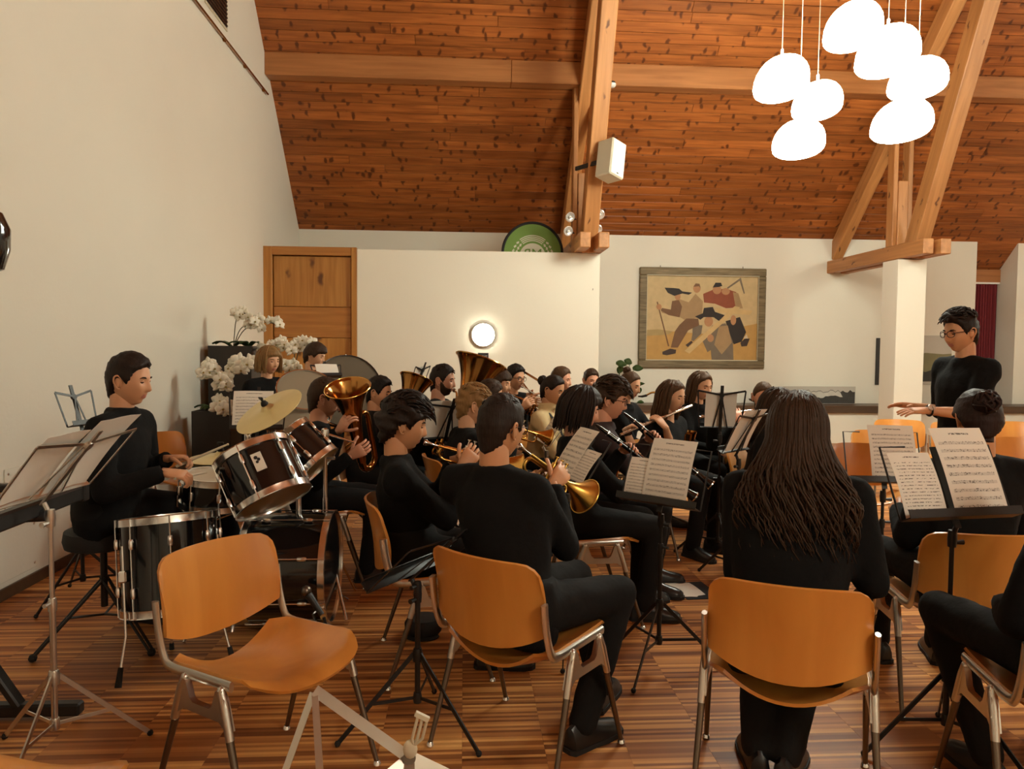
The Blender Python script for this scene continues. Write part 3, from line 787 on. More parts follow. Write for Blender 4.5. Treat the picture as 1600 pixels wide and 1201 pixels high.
for x, y, a, lb in ((2.85, 5.05, -120, 'empty plywood chair just right of the nearest seated person'), (3.52, 5.95, -112, 'empty plywood chair with white cloth and a brass part on its seat'),
                    (4.30, 6.95, -112, "empty plywood chair furthest back below the conductor's hands"), (4.78, 6.70, -100, 'empty plywood chair half hidden behind the conductor'),
                    (5.42, 6.75, -110, 'empty plywood chair at the right edge, the farther of two'), (4.42, 5.42, -110, 'empty plywood chair at the right edge, the nearer of two')):
    chair(x, y, a, lb)

# ------------------------------------------------------------------ people
HN, HM = 60, 46
_lon = []
for k in range(HN):                     # denser longitudes towards the face
    u_ = -1+2*k/HN; _lon.append(math.pi*(u_*.55+.45*u_**3))
_lon = np.array(_lon); _lat = np.linspace(0, math.pi, HM+1)
_LA, _LO = np.meshgrid(_lat, _lon, indexing='ij')
DX = np.sin(_LA)*np.sin(_LO); DYY = np.sin(_LA)*np.cos(_LO); DZ = -np.cos(_LA)
def gs(x, s): return np.exp(-(x/s)**2)
def sstep(a, b, x):
    t = np.clip((x-a)/(b-a), 0, 1); return t*t*(3-2*t)
def head_pts(fem=0., child=0., jaw=1.):
    x, y, z = .0745*DX, .0965*DYY, .117*DZ
    t = np.clip(-z/.117, 0, 1)
    x = x*(1-(.34+.08*fem)*t**1.7*jaw)
    y = np.where(y < 0, y*(1-.50*t**1.3), y*(1-.05*t))
    y = np.where((y < 0) & (z > 0), y*1.04, y)
    y = np.where(y > .074, .074+(y-.074)*.62, y)
    z = np.where(z > .02, .02+(z-.02)*1.02, z)
    fr = sstep(.15, .55, DYY)
    # features
    nz_a = np.where(z > -.036, lerp(.026, .004, np.clip((z+.036)/.052, 0, 1)), .026*np.clip(1-(-.036-z)/.010, 0, 1))
    nz_a = nz_a*(z < .03)*(1-.12*fem-.25*child)
    y = y+fr*nz_a*gs(x, lerp(.0125, .0085, np.clip((z+.036)/.05, 0, 1)))
    y = y+fr*(.0035*(1-.6*fem)*gs(z-.024, .010)*gs(x, .055)-.0085*(gs(x-.031, .016)+gs(x+.031, .016))*gs(z-.006, .011))
    y = y+fr*.004*(gs(x-.042, .018)+gs(x+.042, .018))*gs(z+.026, .02)
    y = y+fr*gs(x, .021)*(.0062*gs(z+.0565, .0052)+.0066*gs(z+.0695, .0058)-.002*gs(z+.063, .003))
    y = y+fr*gs(x, .024)*(.0105*gs(z+.100, .018)-.0035*gs(z+.083, .006))
    return x, y, z
def hairline(ang, style):
    """lowest height of the hair at that angle from the front (0..pi)"""
    A = np.radians([0, 25, 48, 62, 76, 92, 108, 125, 150, 180])
    Z = {'short': [.074, .072, .060, .040, -.012, .016, .000, -.055, -.088, -.098],
         'fringe': [.040, .040, .040, .030, -.012, .010, -.010, -.055, -.086, -.096],
         'back': [.078, .074, .060, .044, .010, .016, -.010, -.055, -.084, -.092],
         'bob': [.050, .048, .042, .020, -.030, -.062, -.085, -.095, -.100, -.100]}[style]
    return np.interp(ang, A, Z)
def wob(x, y, z, f, seed):
    r = np.random.RandomState(seed); o = 0
    for k in range(5):
        a = r.randn(3); a = a/np.linalg.norm(a)*f*(1+.35*k); o = o+np.sin(a[0]*x+a[1]*y+a[2]*z+r.rand()*6.28)/(1+.3*k)
    return o/2.6
def grid_faces(n, m):
    fs = []
    for i in range(m):
        for k in range(n):
            l = (k+1) % n; fs.append((i*n+k, i*n+l, (i+1)*n+l, (i+1)*n+k))
    return fs
HF = grid_faces(HN, HM)
SKINS = {'fair': (.70, .38, .22), 'mid': (.63, .32, .175), 'warm': (.62, .30, .15), 'rosy': (.70, .34, .21)}
for k_, c_ in SKINS.items():
    m_ = mat('skin_'+k_, c_, .5, var=.06, vscale=14, bump=.06, bscale=120)
    b_ = m_.node_tree.nodes['Principled BSDF']; b_.inputs['Subsurface Weight'].default_value = .0; b_.inputs['Subsurface Radius'].default_value = (.012, .005, .003); b_.inputs['Subsurface Scale'].default_value = .6
HAIRS = {'black': (.010, .007, .006), 'dark': (.018, .010, .007), 'brown': (.040, .020, .010), 'mid': (.075, .038, .017), 'blond': (.24, .135, .05), 'sandy': (.27, .145, .052), 'darkred': (.022, .009, .007)}
for k_, c_ in HAIRS.items():
    m_ = bpy.data.materials.new('hair_'+k_); m_.use_nodes = True; nt = m_.node_tree; b_ = nt.nodes['Principled BSDF']; b_.inputs['Roughness'].default_value = .58; b_.inputs['Specular IOR Level'].default_value = .22
    tc = node(nt, 'ShaderNodeTexCoord'); mp = node(nt, 'ShaderNodeMapping'); mp.inputs['Scale'].default_value = (160, 90, 22); nt.links.new(tc.outputs['Object'], mp.inputs[0])
    nz = node(nt, 'ShaderNodeTexNoise'); nz.inputs['Scale'].default_value = 1.; nz.inputs['Detail'].default_value = 3; nt.links.new(mp.outputs[0], nz.inputs[0])
    mx = node(nt, 'ShaderNodeMix', data_type='RGBA'); mx.inputs[6].default_value = (*[v*.55 for v in c_], 1); mx.inputs[7].default_value = (*[min(1, v*1.55) for v in c_], 1)
    nt.links.new(nz.outputs['Fac'], mx.inputs[0]); nt.links.new(mx.outputs[2], b_.inputs['Base Color'])
    bp = node(nt, 'ShaderNodeBump'); bp.inputs['Strength'].default_value = .6; bp.inputs['Distance'].default_value = .004; nt.links.new(nz.outputs['Fac'], bp.inputs['Height']); nt.links.new(bp.outputs[0], b_.inputs['Normal'])
    MAT['hair_'+k_] = m_

def hand(mb, W, d, n, right, curl=(.5, .5, .5, .5), thumb=.5, sc=1., mi=0, spread=.05):
    """wrist W, finger direction d, palm normal n; curl per finger in radians per joint"""
    d = Vector(d).normalized(); n = (Vector(n)-d*Vector(n).dot(d)).normalized()
    s_ = d.cross(n)*(1 if right else -1)          # towards the thumb
    W = Vector(W)
    # palm
    rings = []
    for t, wd, th in ((-.015, .024, .018), (.02, .031, .0165), (.055, .040, .0145), (.088, .041, .0115)):
        c = W+d*(t*sc)
        rings.append([c+s_*(wd*sc*math.copysign(abs(math.cos(a))**.7, math.cos(a)))+n*(th*sc*math.copysign(abs(math.sin(a))**.8, math.sin(a))) for a in [2*math.pi*k/12 for k in range(12)]])
    vs = [p for r in rings for p in r]; fs = []
    for i in range(3):
        for k in range(12): l = (k+1) % 12; fs.append((i*12+k, i*12+l, i*12+12+l, i*12+12+k))
    fs += [tuple(range(11, -1, -1)), tuple(36+k for k in range(12))]
    mb.add(vs, fs, mi)
    for q, (off, ln) in enumerate(((.0295, .072), (.0100, .080), (-.0100, .075), (-.0285, .060))):
        p = W+d*(.080*sc)+s_*(off*sc); a = 0; pts = [p-d*.015*sc]; rs = [.0090*sc]
        sp = s_*(spread*(1.5-q)*.66)
        pts.append(p); rs.append(.0092*sc)
        for j, fr in enumerate((.44, .31, .25)):
            a += curl[q]*(.75 if j == 0 else 1.1)
            dirn = (d+sp*math.cos(a)).normalized()*math.cos(a)+n*math.sin(a)
            nx = p+dirn*(ln*fr*sc)
            pts += [lerp(p, nx, .5), nx]; rs += [(.0084-.0010*j)*sc, (.0083-.0012*j)*sc]; p = nx
        pts.append(p+dirn*.005*sc); rs.append(.0028*sc)
        mb.tube(pts, rs, 7, mi)
    p = W+d*(.022*sc)+s_*(.022*sc)+n*(.006*sc); dirn = (d*.62+s_*.70+n*.25).normalized(); pts = [p]; rs = [.0125*sc]
    for j, ln in enumerate((.040, .030, .024)):
        if j: dirn = (dirn+(n*.75+d*.55-s_*.35)*thumb*.8).normalized()
        nx = p+dirn*(ln*sc); pts += [lerp(p, nx, .5), nx]; rs += [(.0115-.001*j)*sc, (.0100-.0012*j)*sc]; p = nx
    pts.append(p+dirn*.004*sc); rs.append(.003*sc)
    mb.tube(pts, rs, 7, mi)

def capsule(mb, a, b, ra, rb, n=10):
    a, b = Vector(a), Vector(b); d = (b-a).normalized(); L_ = (b-a).length
    pr = [(ra*math.sin(t), -ra*math.cos(t)) for t in (0, .5, 1.0)]+[(ra, 0), (rb, L_)]+[(rb*math.cos(t), L_+rb*math.sin(t)) for t in (.5, 1.0, 1.5707)]
    return mb.lathe(pr, a, d, n)
def ering(c, ax, ay, rx, ry, n=16): return [c+ax*(rx*math.cos(2*math.pi*k/n))+ay*(ry*math.sin(2*math.pi*k/n)) for k in range(n)]
def loft(mb, rings):
    n = len(rings[0]); vs = [p for r in rings for p in r]; fs = []
    for i in range(len(rings)-1):
        for k in range(n): l = (k+1) % n; fs.append((i*n+k, i*n+l, i*n+n+l, i*n+n+k))
    fs += [tuple(range(n-1, -1, -1)), tuple((len(rings)-1)*n+k for k in range(n))]
    return mb.add(vs, fs)
_cl = bpy.data.textures.new('cloth_folds', 'CLOUDS'); _cl.noise_scale = .10; _cl.noise_depth = 2
def remesh(mb, voxel, smooth=4, disp=0.):
    me = bpy.data.meshes.new('tmp'); me.from_pydata(mb.v, [], mb.f)
    o = bpy.data.objects.new('tmp', me); COL.objects.link(o)
    r = o.modifiers.new('r', 'REMESH'); r.mode = 'VOXEL'; r.voxel_size = voxel; r.use_smooth_shade = True
    s_ = o.modifiers.new('s', 'SMOOTH'); s_.factor = .5; s_.iterations = smooth
    if disp:
        d = o.modifiers.new('d', 'DISPLACE'); d.texture = _cl; d.strength = disp; d.mid_level = .5; d.texture_coords = 'GLOBAL'
    dg = bpy.context.evaluated_depsgraph_get(); out = bpy.data.meshes.new_from_object(o.evaluated_get(dg))
    bpy.data.objects.remove(o); bpy.data.meshes.remove(me)
    return out
def mesh_into(mb, me, mi=0):
    n = len(me.vertices); co = np.empty(n*3); me.vertices.foreach_get('co', co); co = co.reshape(-1, 3)
    mb.add([tuple(p) for p in co], [tuple(p.vertices) for p in me.polygons], mi); bpy.data.meshes.remove(me)
def link_mesh(me, name, m, parent):
    me.materials.clear(); me.materials.append(MAT[m]); me.name = name
    me.polygons.foreach_set('material_index', [0]*len(me.polygons))
    me.polygons.foreach_set('use_smooth', [True]*len(me.polygons))
    o = bpy.data.objects.new(name, me); COL.objects.link(o); o.parent = parent
    return o
def ik(S, Wt, l1, l2, pole):
    S, Wt = Vector(S), Vector(Wt); d = Wt-S; D = min(d.length, (l1+l2)*.995); d.normalize(); Wt = S+d*D
    a = (l1*l1-l2*l2+D*D)/(2*D); h = math.sqrt(max(l1*l1-a*a, 1e-6))
    p = Vector(pole)-d*Vector(pole).dot(d); p.normalize()
    return S+d*a+p*h, Wt
def dirv(ang, z=0.): return V(math.cos(math.radians(ang)), math.sin(math.radians(ang)), z)

def head_frame(top, ang, pitch=0., tilt=0.):
    """matrix of the head; top is the crown point, pitch > 0 looks down"""
    f = dirv(ang)*math.cos(math.radians(pitch))-V(0, 0, math.sin(math.radians(pitch)))
    rt = V(math.sin(math.radians(ang)), -math.cos(math.radians(ang)), 0)
    u = rt.cross(f)
    if tilt: q = Quaternion(f, math.radians(tilt)); rt = q @ rt; u = q @ u
    M = Matrix((rt, f, u)).transposed()
    c = Vector(top)-M @ V(0, -.01, .128)
    return M, c
def mouth(top, ang, pitch=0., tilt=0., sc=1.):
    M, c = head_frame(top, ang, pitch, tilt); return c+M @ V(0, .099*sc, -.063*sc)

def person(label, top, ang, head_ang=None, pitch=5., tilt=0., hips=None, standing=False, skin='mid', hair='dark', style='short', fem=0., child=0.,
           lh=None, rh=None, top_m='cloth_black', bot_m='cloth_trouser', sleeve=1., glasses=False, beard=False, sc=1., girth=1.08, lean=.06, knees=None, feet=None,
           collar=True, poleL=None, poleR=None, hairfn=None, build_legs=True, chairlabel=None, legspread=.11, neckw=1., hands_only=None, hip_back=.0, chair_at=None, turn=0., bare_neck=False, thick=None):
    """seated or standing figure; lh / rh = (wrist, finger direction, palm normal, curl tuple, thumb)"""
    top = Vector(top); head_ang = ang if head_ang is None else head_ang
    root = empty('person', (top.x, top.y, 0), label=label, cat='person')
    root_inv = Matrix.Translation(-Vector((top.x, top.y, 0)))
    F = dirv(ang); Rt = V(F.y, -F.x, 0); up = V(0, 0, 1)
    M, hc = head_frame(top, head_ang, pitch, tilt)
    S = sc
    # spine
    neck_top = hc+M @ V(0, -.030, -.075)*S
    nb = Vector((hc.x, hc.y, hc.z))-F*(.040*S)+V(0, 0, -.165*S)
    if hips is None:
        if standing: hips = V(hc.x, hc.y, 0)-F*.06+V(0, 0, (top.z-.02)*.525)
        else: hips = V(hc.x, hc.y, .535)-F*(.06+lean)
    hips = Vector(hips)
    sh = nb+V(0, 0, -.048*S)
    spine = nb-hips; sax = spine.normalized()
    g = girth
    shw = (.178 if fem < .5 else .160)*S*g**.5; SL = sh-Rt*shw; SR = sh+Rt*shw
    # arms
    l1, l2 = .285*S, .255*S
    def arm(Sp, H, side, pole):
        if H is None:
            Wt = hips+F*.26+Rt*(side*.13)+V(0, 0, .10); H = (Wt, F*.8-Rt*side*.4+V(0, 0, -.25), V(0, 0, -1), (.3,)*4, .3)
        pole = Vector(pole) if pole is not None else Rt*(side*.42)+V(0, 0, -1.)-F*.12
        E_, W_ = ik(Sp, H[0], l1, l2, pole)
        return E_, W_, H
    EL, WL, HL = arm(SL, lh, -1, poleL); ER, WR, HR = arm(SR, rh, 1, poleR)
    # legs
    HL_, HR_ = hips-Rt*(.085*S), hips+Rt*(.085*S)
    if standing:
        KL, KR = V(HL_.x, HL_.y, hips.z*.53)+F*.02, V(HR_.x, HR_.y, hips.z*.53)+F*.03
        AL, AR = V(HL_.x, HL_.y, .085)-Rt*.02, V(HR_.x, HR_.y, .085)+Rt*.02
    else:
        KL, KR = hips+F*(.43*S)-Rt*legspread+V(0, 0, -.02), hips+F*(.43*S)+Rt*legspread+V(0, 0, -.02)
        KL.z = KR.z = .50*min(1, S+.05)
        AL, AR = V(KL.x, KL.y, .085)-F*.02-Rt*.01, V(KR.x, KR.y, .085)-F*.06+Rt*.01
    if knees: KL, KR = [Vector(k) if k is not None else z for k, z in zip(knees, (KL, KR))]
    if feet: AL, AR = [Vector(k) if k is not None else z for k, z in zip(feet, (AL, AR))]
    LAST.update(nb=nb, F=F, Rt=Rt, sh=sh, hips=hips, root=root, WL=WL, WR=WR, EL=EL, ER=ER)
    # inner body, one voxel skin
    b = MB()
    capsule(b, hips, lerp(hips, nb, .55), .10*S, .095*S); capsule(b, lerp(hips, nb, .5), sh, .10*S, .062*S); capsule(b, SL, SR, .042*S, .042*S)
    capsule(b, sh+V(0, 0, -.02), neck_top, .060*S*neckw*(.88 if fem else 1), .055*S*neckw*(.90 if fem else 1))
    for Sp, E_, W_ in ((SL, EL, WL), (SR, ER, WR)):
        capsule(b, Sp, E_, .041*S, .036*S); capsule(b, E_, lerp(E_, W_, .35), .036*S, .038*S, 10); capsule(b, lerp(E_, W_, .35), W_, .038*S, .0235*S, 10)
    if build_legs:
        for h_, K, A in ((HL_, KL, AL), (HR_, KR, AR)): capsule(b, h_, K, .068*S, .048*S); capsule(b, K, A, .046*S, .036*S)
    mb = MB(); mesh_into(mb, remesh(b, .013, 3))
    # head
    x, y, z = head_pts(fem, child, jaw=1.)
    hs = S*(.96 if fem else 1.0)
    P = np.stack([x, y, z], -1).reshape(-1, 3)*hs
    Mn = np.array(M); Pw = P @ Mn.T+np.array(hc)
    o = len(mb.v); mb.v += [tuple(p) for p in Pw]
    PX, PY, PZ_ = x.ravel(), y.ravel(), z.ravel()
    for f in HF:
        cx = sum(PX[i] for i in f)/4; cy = sum(PY[i] for i in f)/4; cz_ = sum(PZ_[i] for i in f)/4
        lip = cy > .06 and abs(cx) < .023-.3*abs(cz_+.063) and -.0745 < cz_ < -.0525
        mb.f.append(tuple(i+o for i in f)); mb.m.append(1 if lip else 0); mb.s.append(True)
    def hp(*a): return hc+M @ (V(*a)*hs)
    fi = lambda X, Zz: max(y.ravel()[(abs(PX-X) < .008) & (abs(PZ_-Zz) < .008) & (PY > 0)].tolist() or [.08])
    for sg in (-1, 1):
        ey = fi(sg*.031, .005)
        mb.ball(hp(sg*.031, ey-.0055, .004), (.0135*hs, .0085*hs, .0062*hs), 10, 2, M)
        mb.tube([hp(sg*.044, ey-.008, .0035), hp(sg*.038, ey+.0005, .0085), hp(sg*.031, ey+.0025, .0100), hp(sg*.024, ey+.0015, .0085), hp(sg*.0185, ey, .003)], [.001, .0028, .0034, .0028, .001], 6, 0)
        mb.tube([hp(sg*.050, ey-.006, .022), hp(sg*.040, ey+.004, .0275), hp(sg*.028, ey+.008, .0265), hp(sg*.016, ey+.0075, .0225)], [.0012, .0034, .0044, .0024], 6, 3)
        # ear: rim, bowl, lobe
        ec = V(sg*.0745, -.012, -.004)
        rim = [hp(ec.x+sg*q[2], ec.y+q[0], ec.z+q[1]) for q in ((.010, -.022, 0), (.012, .005, .001), (.008, .024, .006), (-.004, .031, .011), (-.016, .022, .014), (-.017, .002, .013), (-.010, -.016, .008), (-.001, -.030, .004), (.008, -.030, .001))]
        mb.tube(spline(rim, 3), .0042*hs, 6, 0); mb.ball(hp(ec.x+sg*.003, ec.y-.003, ec.z), (.005*hs, .015*hs, .027*hs), 10, 0, M)
    # hands
    for (E_, W_, H, right) in ((EL, WL, HL, False), (ER, WR, HR, True)):
        hand(mb, W_, H[1], H[2], right, H[3], H[4], S*(.94 if fem else 1.0)*(1-.1*child))
    def local(mbx):
        mbx.v = [(p[0]-top.x, p[1]-top.y, p[2]) for p in mbx.v]; return mbx
    local(mb).build('body', ['skin_'+skin, 'lips', 'eye_dark', 'hair_'+hair], root, sharp=0)
    # hair
    hb = MB(); ang_ = np.abs(np.arctan2(DX, DYY))
    hl = {'short': 'short', 'curly': 'short', 'buzz': 'short', 'tousled': 'fringe', 'fringe': 'fringe', 'bun': 'back', 'topbun': 'back', 'tied': 'back', 'long': 'back', 'wavy': 'back', 'bob': 'bob', 'bowl': 'fringe', 'quiff': 'short', 'longblond': 'bob'}[style]
    th = thick or {'short': .020, 'curly': .034, 'buzz': .009, 'tousled': .036, 'fringe': .022, 'bun': .016, 'topbun': .012, 'tied': .012, 'long': .019, 'wavy': .020, 'bob': .030, 'bowl': .028, 'quiff': .026, 'longblond': .026}[style]
    seed = abs(hash(label)) % 1000 if False else sum(ord(ch) for ch in label) % 997
    zl = hairline(ang_, hl)+.003*wob(x, y, z, 90, seed)
    m_ = sstep(-.006, .010, z-zl)
    side = sstep(.115, .0, z)                      # thinner on the sides of short cuts
    prof = 1-.55*side*(1 if style in ('short', 'curly', 'buzz', 'quiff') else .15)
    if style == 'quiff': prof = prof+.9*sstep(.2, .7, DYY)*sstep(.06, .10, z)
    rough = {'curly': .42, 'tousled': .48, 'short': .16, 'quiff': .3}.get(style, .12)
    off = th*prof*(1+rough*wob(x, y, z, 110 if style != 'tousled' else 75, seed+1)+.10*wob(x, y, z, 260, seed+2))
    off = off*lerp(1., .45, sstep(-.02, -.09, z)); off = lerp(-.007, off, m_)
    nn = np.stack([DX/.0745, DYY/.0965, DZ/.117], -1); nn /= np.linalg.norm(nn, axis=-1, keepdims=True)
    Q = (np.stack(head_base(), -1)+nn*off[..., None]).reshape(-1, 3)*hs
    hb.add([tuple(p) for p in (Q @ Mn.T+np.array(hc))], HF)
    rnd = random.Random(seed)
    def lock(pts, r0, taper=.25, n=5): hb.tube(pts, [r0*lerp(.7, 1, min(1, 4*i/(len(pts)-1)))*lerp(1, taper, (i/(len(pts)-1))**2) for i in range(len(pts))], n)
    if style in ('curly', 'tousled', 'quiff', 'short'):
        nl = {'curly': 230, 'tousled': 230, 'quiff': 110, 'short': 60}[style]
        for _ in range(nl):
            a = rnd.uniform(-math.pi, math.pi); t_ = rnd.uniform(.05, 1.25 if style == 'tousled' else 1.0)
            dd = V(math.sin(t_)*math.sin(a), math.sin(t_)*math.cos(a), math.cos(t_))
            p = V(dd.x*.078, dd.y*.099-.004, dd.z*.120)
            if p.z < (.055 if dd.y > .1 else .02): continue
            ln = {'curly': .048, 'tousled': .062, 'quiff': .055, 'short': .022}[style]
            tg = V(rnd.uniform(-1, 1)*.5, .9+.3*rnd.random(), .25 if style == 'quiff' else -.1); tg = (tg-dd*tg.dot(dd)).normalized()
            cur = rnd.uniform(-1, 1)*(.6 if style == 'curly' else .25); sd = dd.cross(tg)
            p0 = p+dd*(th*prof.max()*.35)
            pts = [hp(*(p0+dd*(ln*.38*math.sin(q*2.2))+tg*(ln*q)+sd*(ln*cur*q*q))) for q in (0, .25, .5, .75, 1)]
            lock(pts, .0075 if style != 'short' else .005, .2)
    if style in ('bun', 'topbun'):
        bc = V(0, -.108, .055) if style == 'bun' else V(-.0, -.055, .125); br = .040 if style == 'bun' else .032
        br *= (1.25 if style == 'bun' and sc > 1.02 else 1)
        hb.ball(hp(*bc), (br*1.05, br*.9, br), 14, 0, M)
        for k in range(26):
            a0 = rnd.uniform(0, 6.28); ax = V(rnd.uniform(-1, 1), rnd.uniform(-1, 1), rnd.uniform(-1, 1)).normalized(); ay = ax.orthogonal().normalized(); az = ax.cross(ay)
            lock([hp(*(bc+(ay*math.cos(a0+q)+az*math.sin(a0+q))*br*1.02)) for q in (0, .4, .8, 1.2, 1.6)], .006, .4)
    if style == 'tied':
        for k in range(40):
            a0 = rnd.uniform(-1, 1)
            lock([hp(a0*.02, -.10, .03), hp(a0*.03, -.125, .0), hp(a0*.035, -.125+rnd.uniform(-.015, .01), -.07), hp(a0*.03+rnd.uniform(-.01, .01), -.11, -.15)], .008, .3)
    if style in ('long', 'wavy', 'bob', 'longblond', 'bowl'):
        Ln = {'long': .25, 'wavy': .40, 'bob': .105, 'longblond': .075, 'bowl': .05}[style]; nl = {'long': 150, 'wavy': 1050, 'bob': 130, 'longblond': 130, 'bowl': 90}[style]
        amin = {'long': 66, 'wavy': 62, 'bob': 58, 'longblond': 50, 'bowl': 66}[style]
        for _ in range(nl):
            a = math.radians(rnd.uniform(amin, 180))*rnd.choice((-1, 1)); ca, sa = math.cos(a), math.sin(a)
            rx, ry = .082+th*.6, .102+th*.6
            lay = rnd.uniform(-.008, .012); th0 = rnd.uniform(.08, 1.2) if style in ('wavy', 'bob', 'longblond', 'bowl') else rnd.uniform(.3, 1.2)
            ln = Ln*rnd.uniform(.80, 1.05)
            pts = []; phz = rnd.uniform(0, 6.28); wa = {'wavy': .015, 'long': .006}.get(style, .003); fq = rnd.uniform(16, 24)
            rz = .119+th*.6+lay
            for q in (0, .3, .6, .85):
                tt = lerp(th0, 1.45, q); pts.append(hp(sa*(rx+lay)*math.sin(tt), ca*(ry+lay)*math.sin(tt)-.004-.008*q, rz*math.cos(tt)))
            N_ = 8 if style != 'wavy' else 15
            for i in range(N_):
                q = i/(N_-1); zz = lerp(-.005, -.03-ln, q)
                sx = sa*(rx+lay); sy = ca*(ry+lay)-.012
                if zz < -.04:
                    dn = (-.04-zz)
                    if style == 'wavy':
                        sx *= 1+3.4*dn-2.2*max(0, dn-.22)*2; sx += .02*math.sin(phz*3)*min(1, dn*5); sy = lerp(sy, min(sy, -.02)-.03, min(1, dn*4))-.10*dn+.02*math.sin(phz*5)*min(1, dn*4)
                    elif style == 'long': sx *= 1+.35*dn; sy -= .10*dn
                    elif style == 'bob': sx *= 1+.4*dn; sy *= 1-.2*dn
                ww = wa*float(sstep(.15, .6, np.float64(q)))
                pts.append(hp(sx+ww*math.sin(fq*zz*2+phz)*1.2, sy+ww*math.cos(fq*zz*2+phz), zz))
            lock(pts, .0080 if style != 'wavy' else .0058, .25)
    local(hb).build('hair', 'hair_'+hair, root, sharp=0)
    if beard:
        be = MB(); zb = np.interp(ang_, np.radians([0, 25, 45, 62, 78, 90]), [-.046, -.046, -.046, -.036, -.004, .01])
        mk = sstep(.004, -.010, z-zb)*sstep(math.radians(98), math.radians(84), ang_)*(1-.95*gs(x, .020)*gs(z+.064, .009))
        offb = lerp(-.006, .0028, np.clip(mk, 0, 1))
        Qb = (np.stack([x, y, z], -1)+nn*offb[..., None]).reshape(-1, 3)*hs
        be.add([tuple(p) for p in (Qb @ Mn.T+np.array(hc))], HF); local(be).build('beard', 'hair_brown', root, sharp=0)
    if glasses:
        gb = MB()
        for sg in (-1, 1):
            c = V(sg*.033, .101, .003)
            gb.tube([hp(c.x+.024*math.cos(a), c.y-.010*(abs(c.x+.024*math.cos(a))/.055)**2, c.z+.019*math.copysign(abs(math.sin(a))**.8, math.sin(a))) for a in [2*math.pi*k/18 for k in range(18)]], .0022*hs, 6, closed=True)
            gb.tube([hp(sg*.056, .091, .010), hp(sg*.074, .06, .012), hp(sg*.0795, 0, .012), hp(sg*.080, -.022, .006), hp(sg*.080, -.034, -.012)], .0022*hs, 6)
        gb.tube([hp(-.010, .103, .006), hp(0, .106, .010), hp(.010, .103, .006)], .002*hs, 6)
        local(gb).build('glasses', 'black_metal', root)
    # sweater
    c = MB(); n_ = 16
    prof_ = [(-.13, .150, .110), (-.06, .165, .122), (.05, .158, .118), (.16, .155, .112), (.27, .170, .116), (.36, .182, .115), (.43, .172, .095), (.475, .12, .075), (.50, .07, .06)]
    tl = spine.length; rings = []
    for h_, rx, ry in prof_:
        q = h_/.50; cc = hips+spine*(q*.955) if q > 0 else hips+V(0, 0, h_)
        rings.append(ering(cc+F*(.012*math.sin(max(0, q)*3)), Rt, sax.cross(Rt)*-1, rx*S*g*(.93 if fem else 1), ry*S*g, n_))
    if standing: rings[0] = [p+V(0, 0, -.05) for p in rings[0]]
    loft(c, rings)
    for sd_, Sp in ((-1, SL), (1, SR)):
        capsule(c, nb+V(0, 0, -.022 if collar else -.05)+Rt*(sd_*.045*S), Sp+V(0, 0, .002), .060*S, .066*S); capsule(c, nb+V(0, 0, -.065)+Rt*(sd_*.03*S), Sp+V(0, 0, -.03), .075*S, .072*S)
    if collar:
        ct = lerp(nb, neck_top, (.15 if collar is True else collar*.95)); cn = neck_top-nb
        c.lathe([(.085*S*neckw, -.05), (.078*S*neckw, -.02), (.069*S*neckw*(.92 if fem else 1), 0)], ct, cn, 14)
    for Sp, E_, W_ in ((SL, EL, WL), (SR, ER, WR)):
        capsule(c, Sp, E_, .066*S*g**.5, .056*S)
        if sleeve > .5:
            e = lerp(E_, W_, (sleeve-.5)*2); capsule(c, E_, lerp(E_, e, .5), .055*S, .050*S)
            c.lathe([(.050*S, 0), (.041*S, (e-E_).length*.5-.006)], lerp(E_, e, .5), e-E_, 12)
    link_mesh(remesh(c, .0165, 3, .012), 'sweater', top_m, root).data.transform(root_inv)
    if build_legs:
        t_ = MB()
        rg = [ering(hips+V(0, 0, h_), Rt, F, rx*S*g, ry*S*g, 14) for h_, rx, ry in ((-.10, .10, .09), (-.05, .155, .125), (.03, .165, .125), (.12, .15, .11))]
        loft(t_, rg)
        for h_, K, A in ((HL_, KL, AL), (HR_, KR, AR)):
            capsule(t_, h_, K, .090*S*g, .068*S); capsule(t_, K, lerp(K, A, .5), .067*S, .062*S); capsule(t_, lerp(K, A, .5), lerp(K, A, 1.0), .062*S, .056*S)
        link_mesh(remesh(t_, .018, 4, .012), 'trousers', bot_m, root).data.transform(root_inv)
        for A, K, sd in ((AL, KL, -1), (AR, KR, 1)):
            fd = (F+Rt*(.22*sd)).normalized(); shoe(A, fd, root, S, top)
    if not standing and chairlabel != '@':
        cpos = Vector(chair_at) if chair_at else hips+F*.12
        chair(cpos.x, cpos.y, ang+turn, chairlabel or 'orange plywood chair under the '+label)
    return root
LAST = {}
def head_base():
    """skull without the facial features, for hair; the nape runs down over the back of the neck"""
    back = sstep(-.15, -.75, np.cos(_LO))*(DZ < 0)
    sl = np.sin(_LA); s2_ = lerp(sl, np.maximum(sl, .95*sstep(-1.0, -.93, DZ)), back)
    x, y, z = .0745*s2_*np.sin(_LO), .0965*s2_*np.cos(_LO), .117*DZ
    t = np.clip(-z/.117, 0, 1); x = x*(1-(.30-.05*back)*t**1.7); y = np.where(y < 0, y*(1-(.42-.36*back)*t**1.3), y*(1-.05*t)); y = np.where((y < 0) & (z > 0), y*1.04, y); y = np.where(y > .074, .074+(y-.074)*.62, y)
    return x, y, z
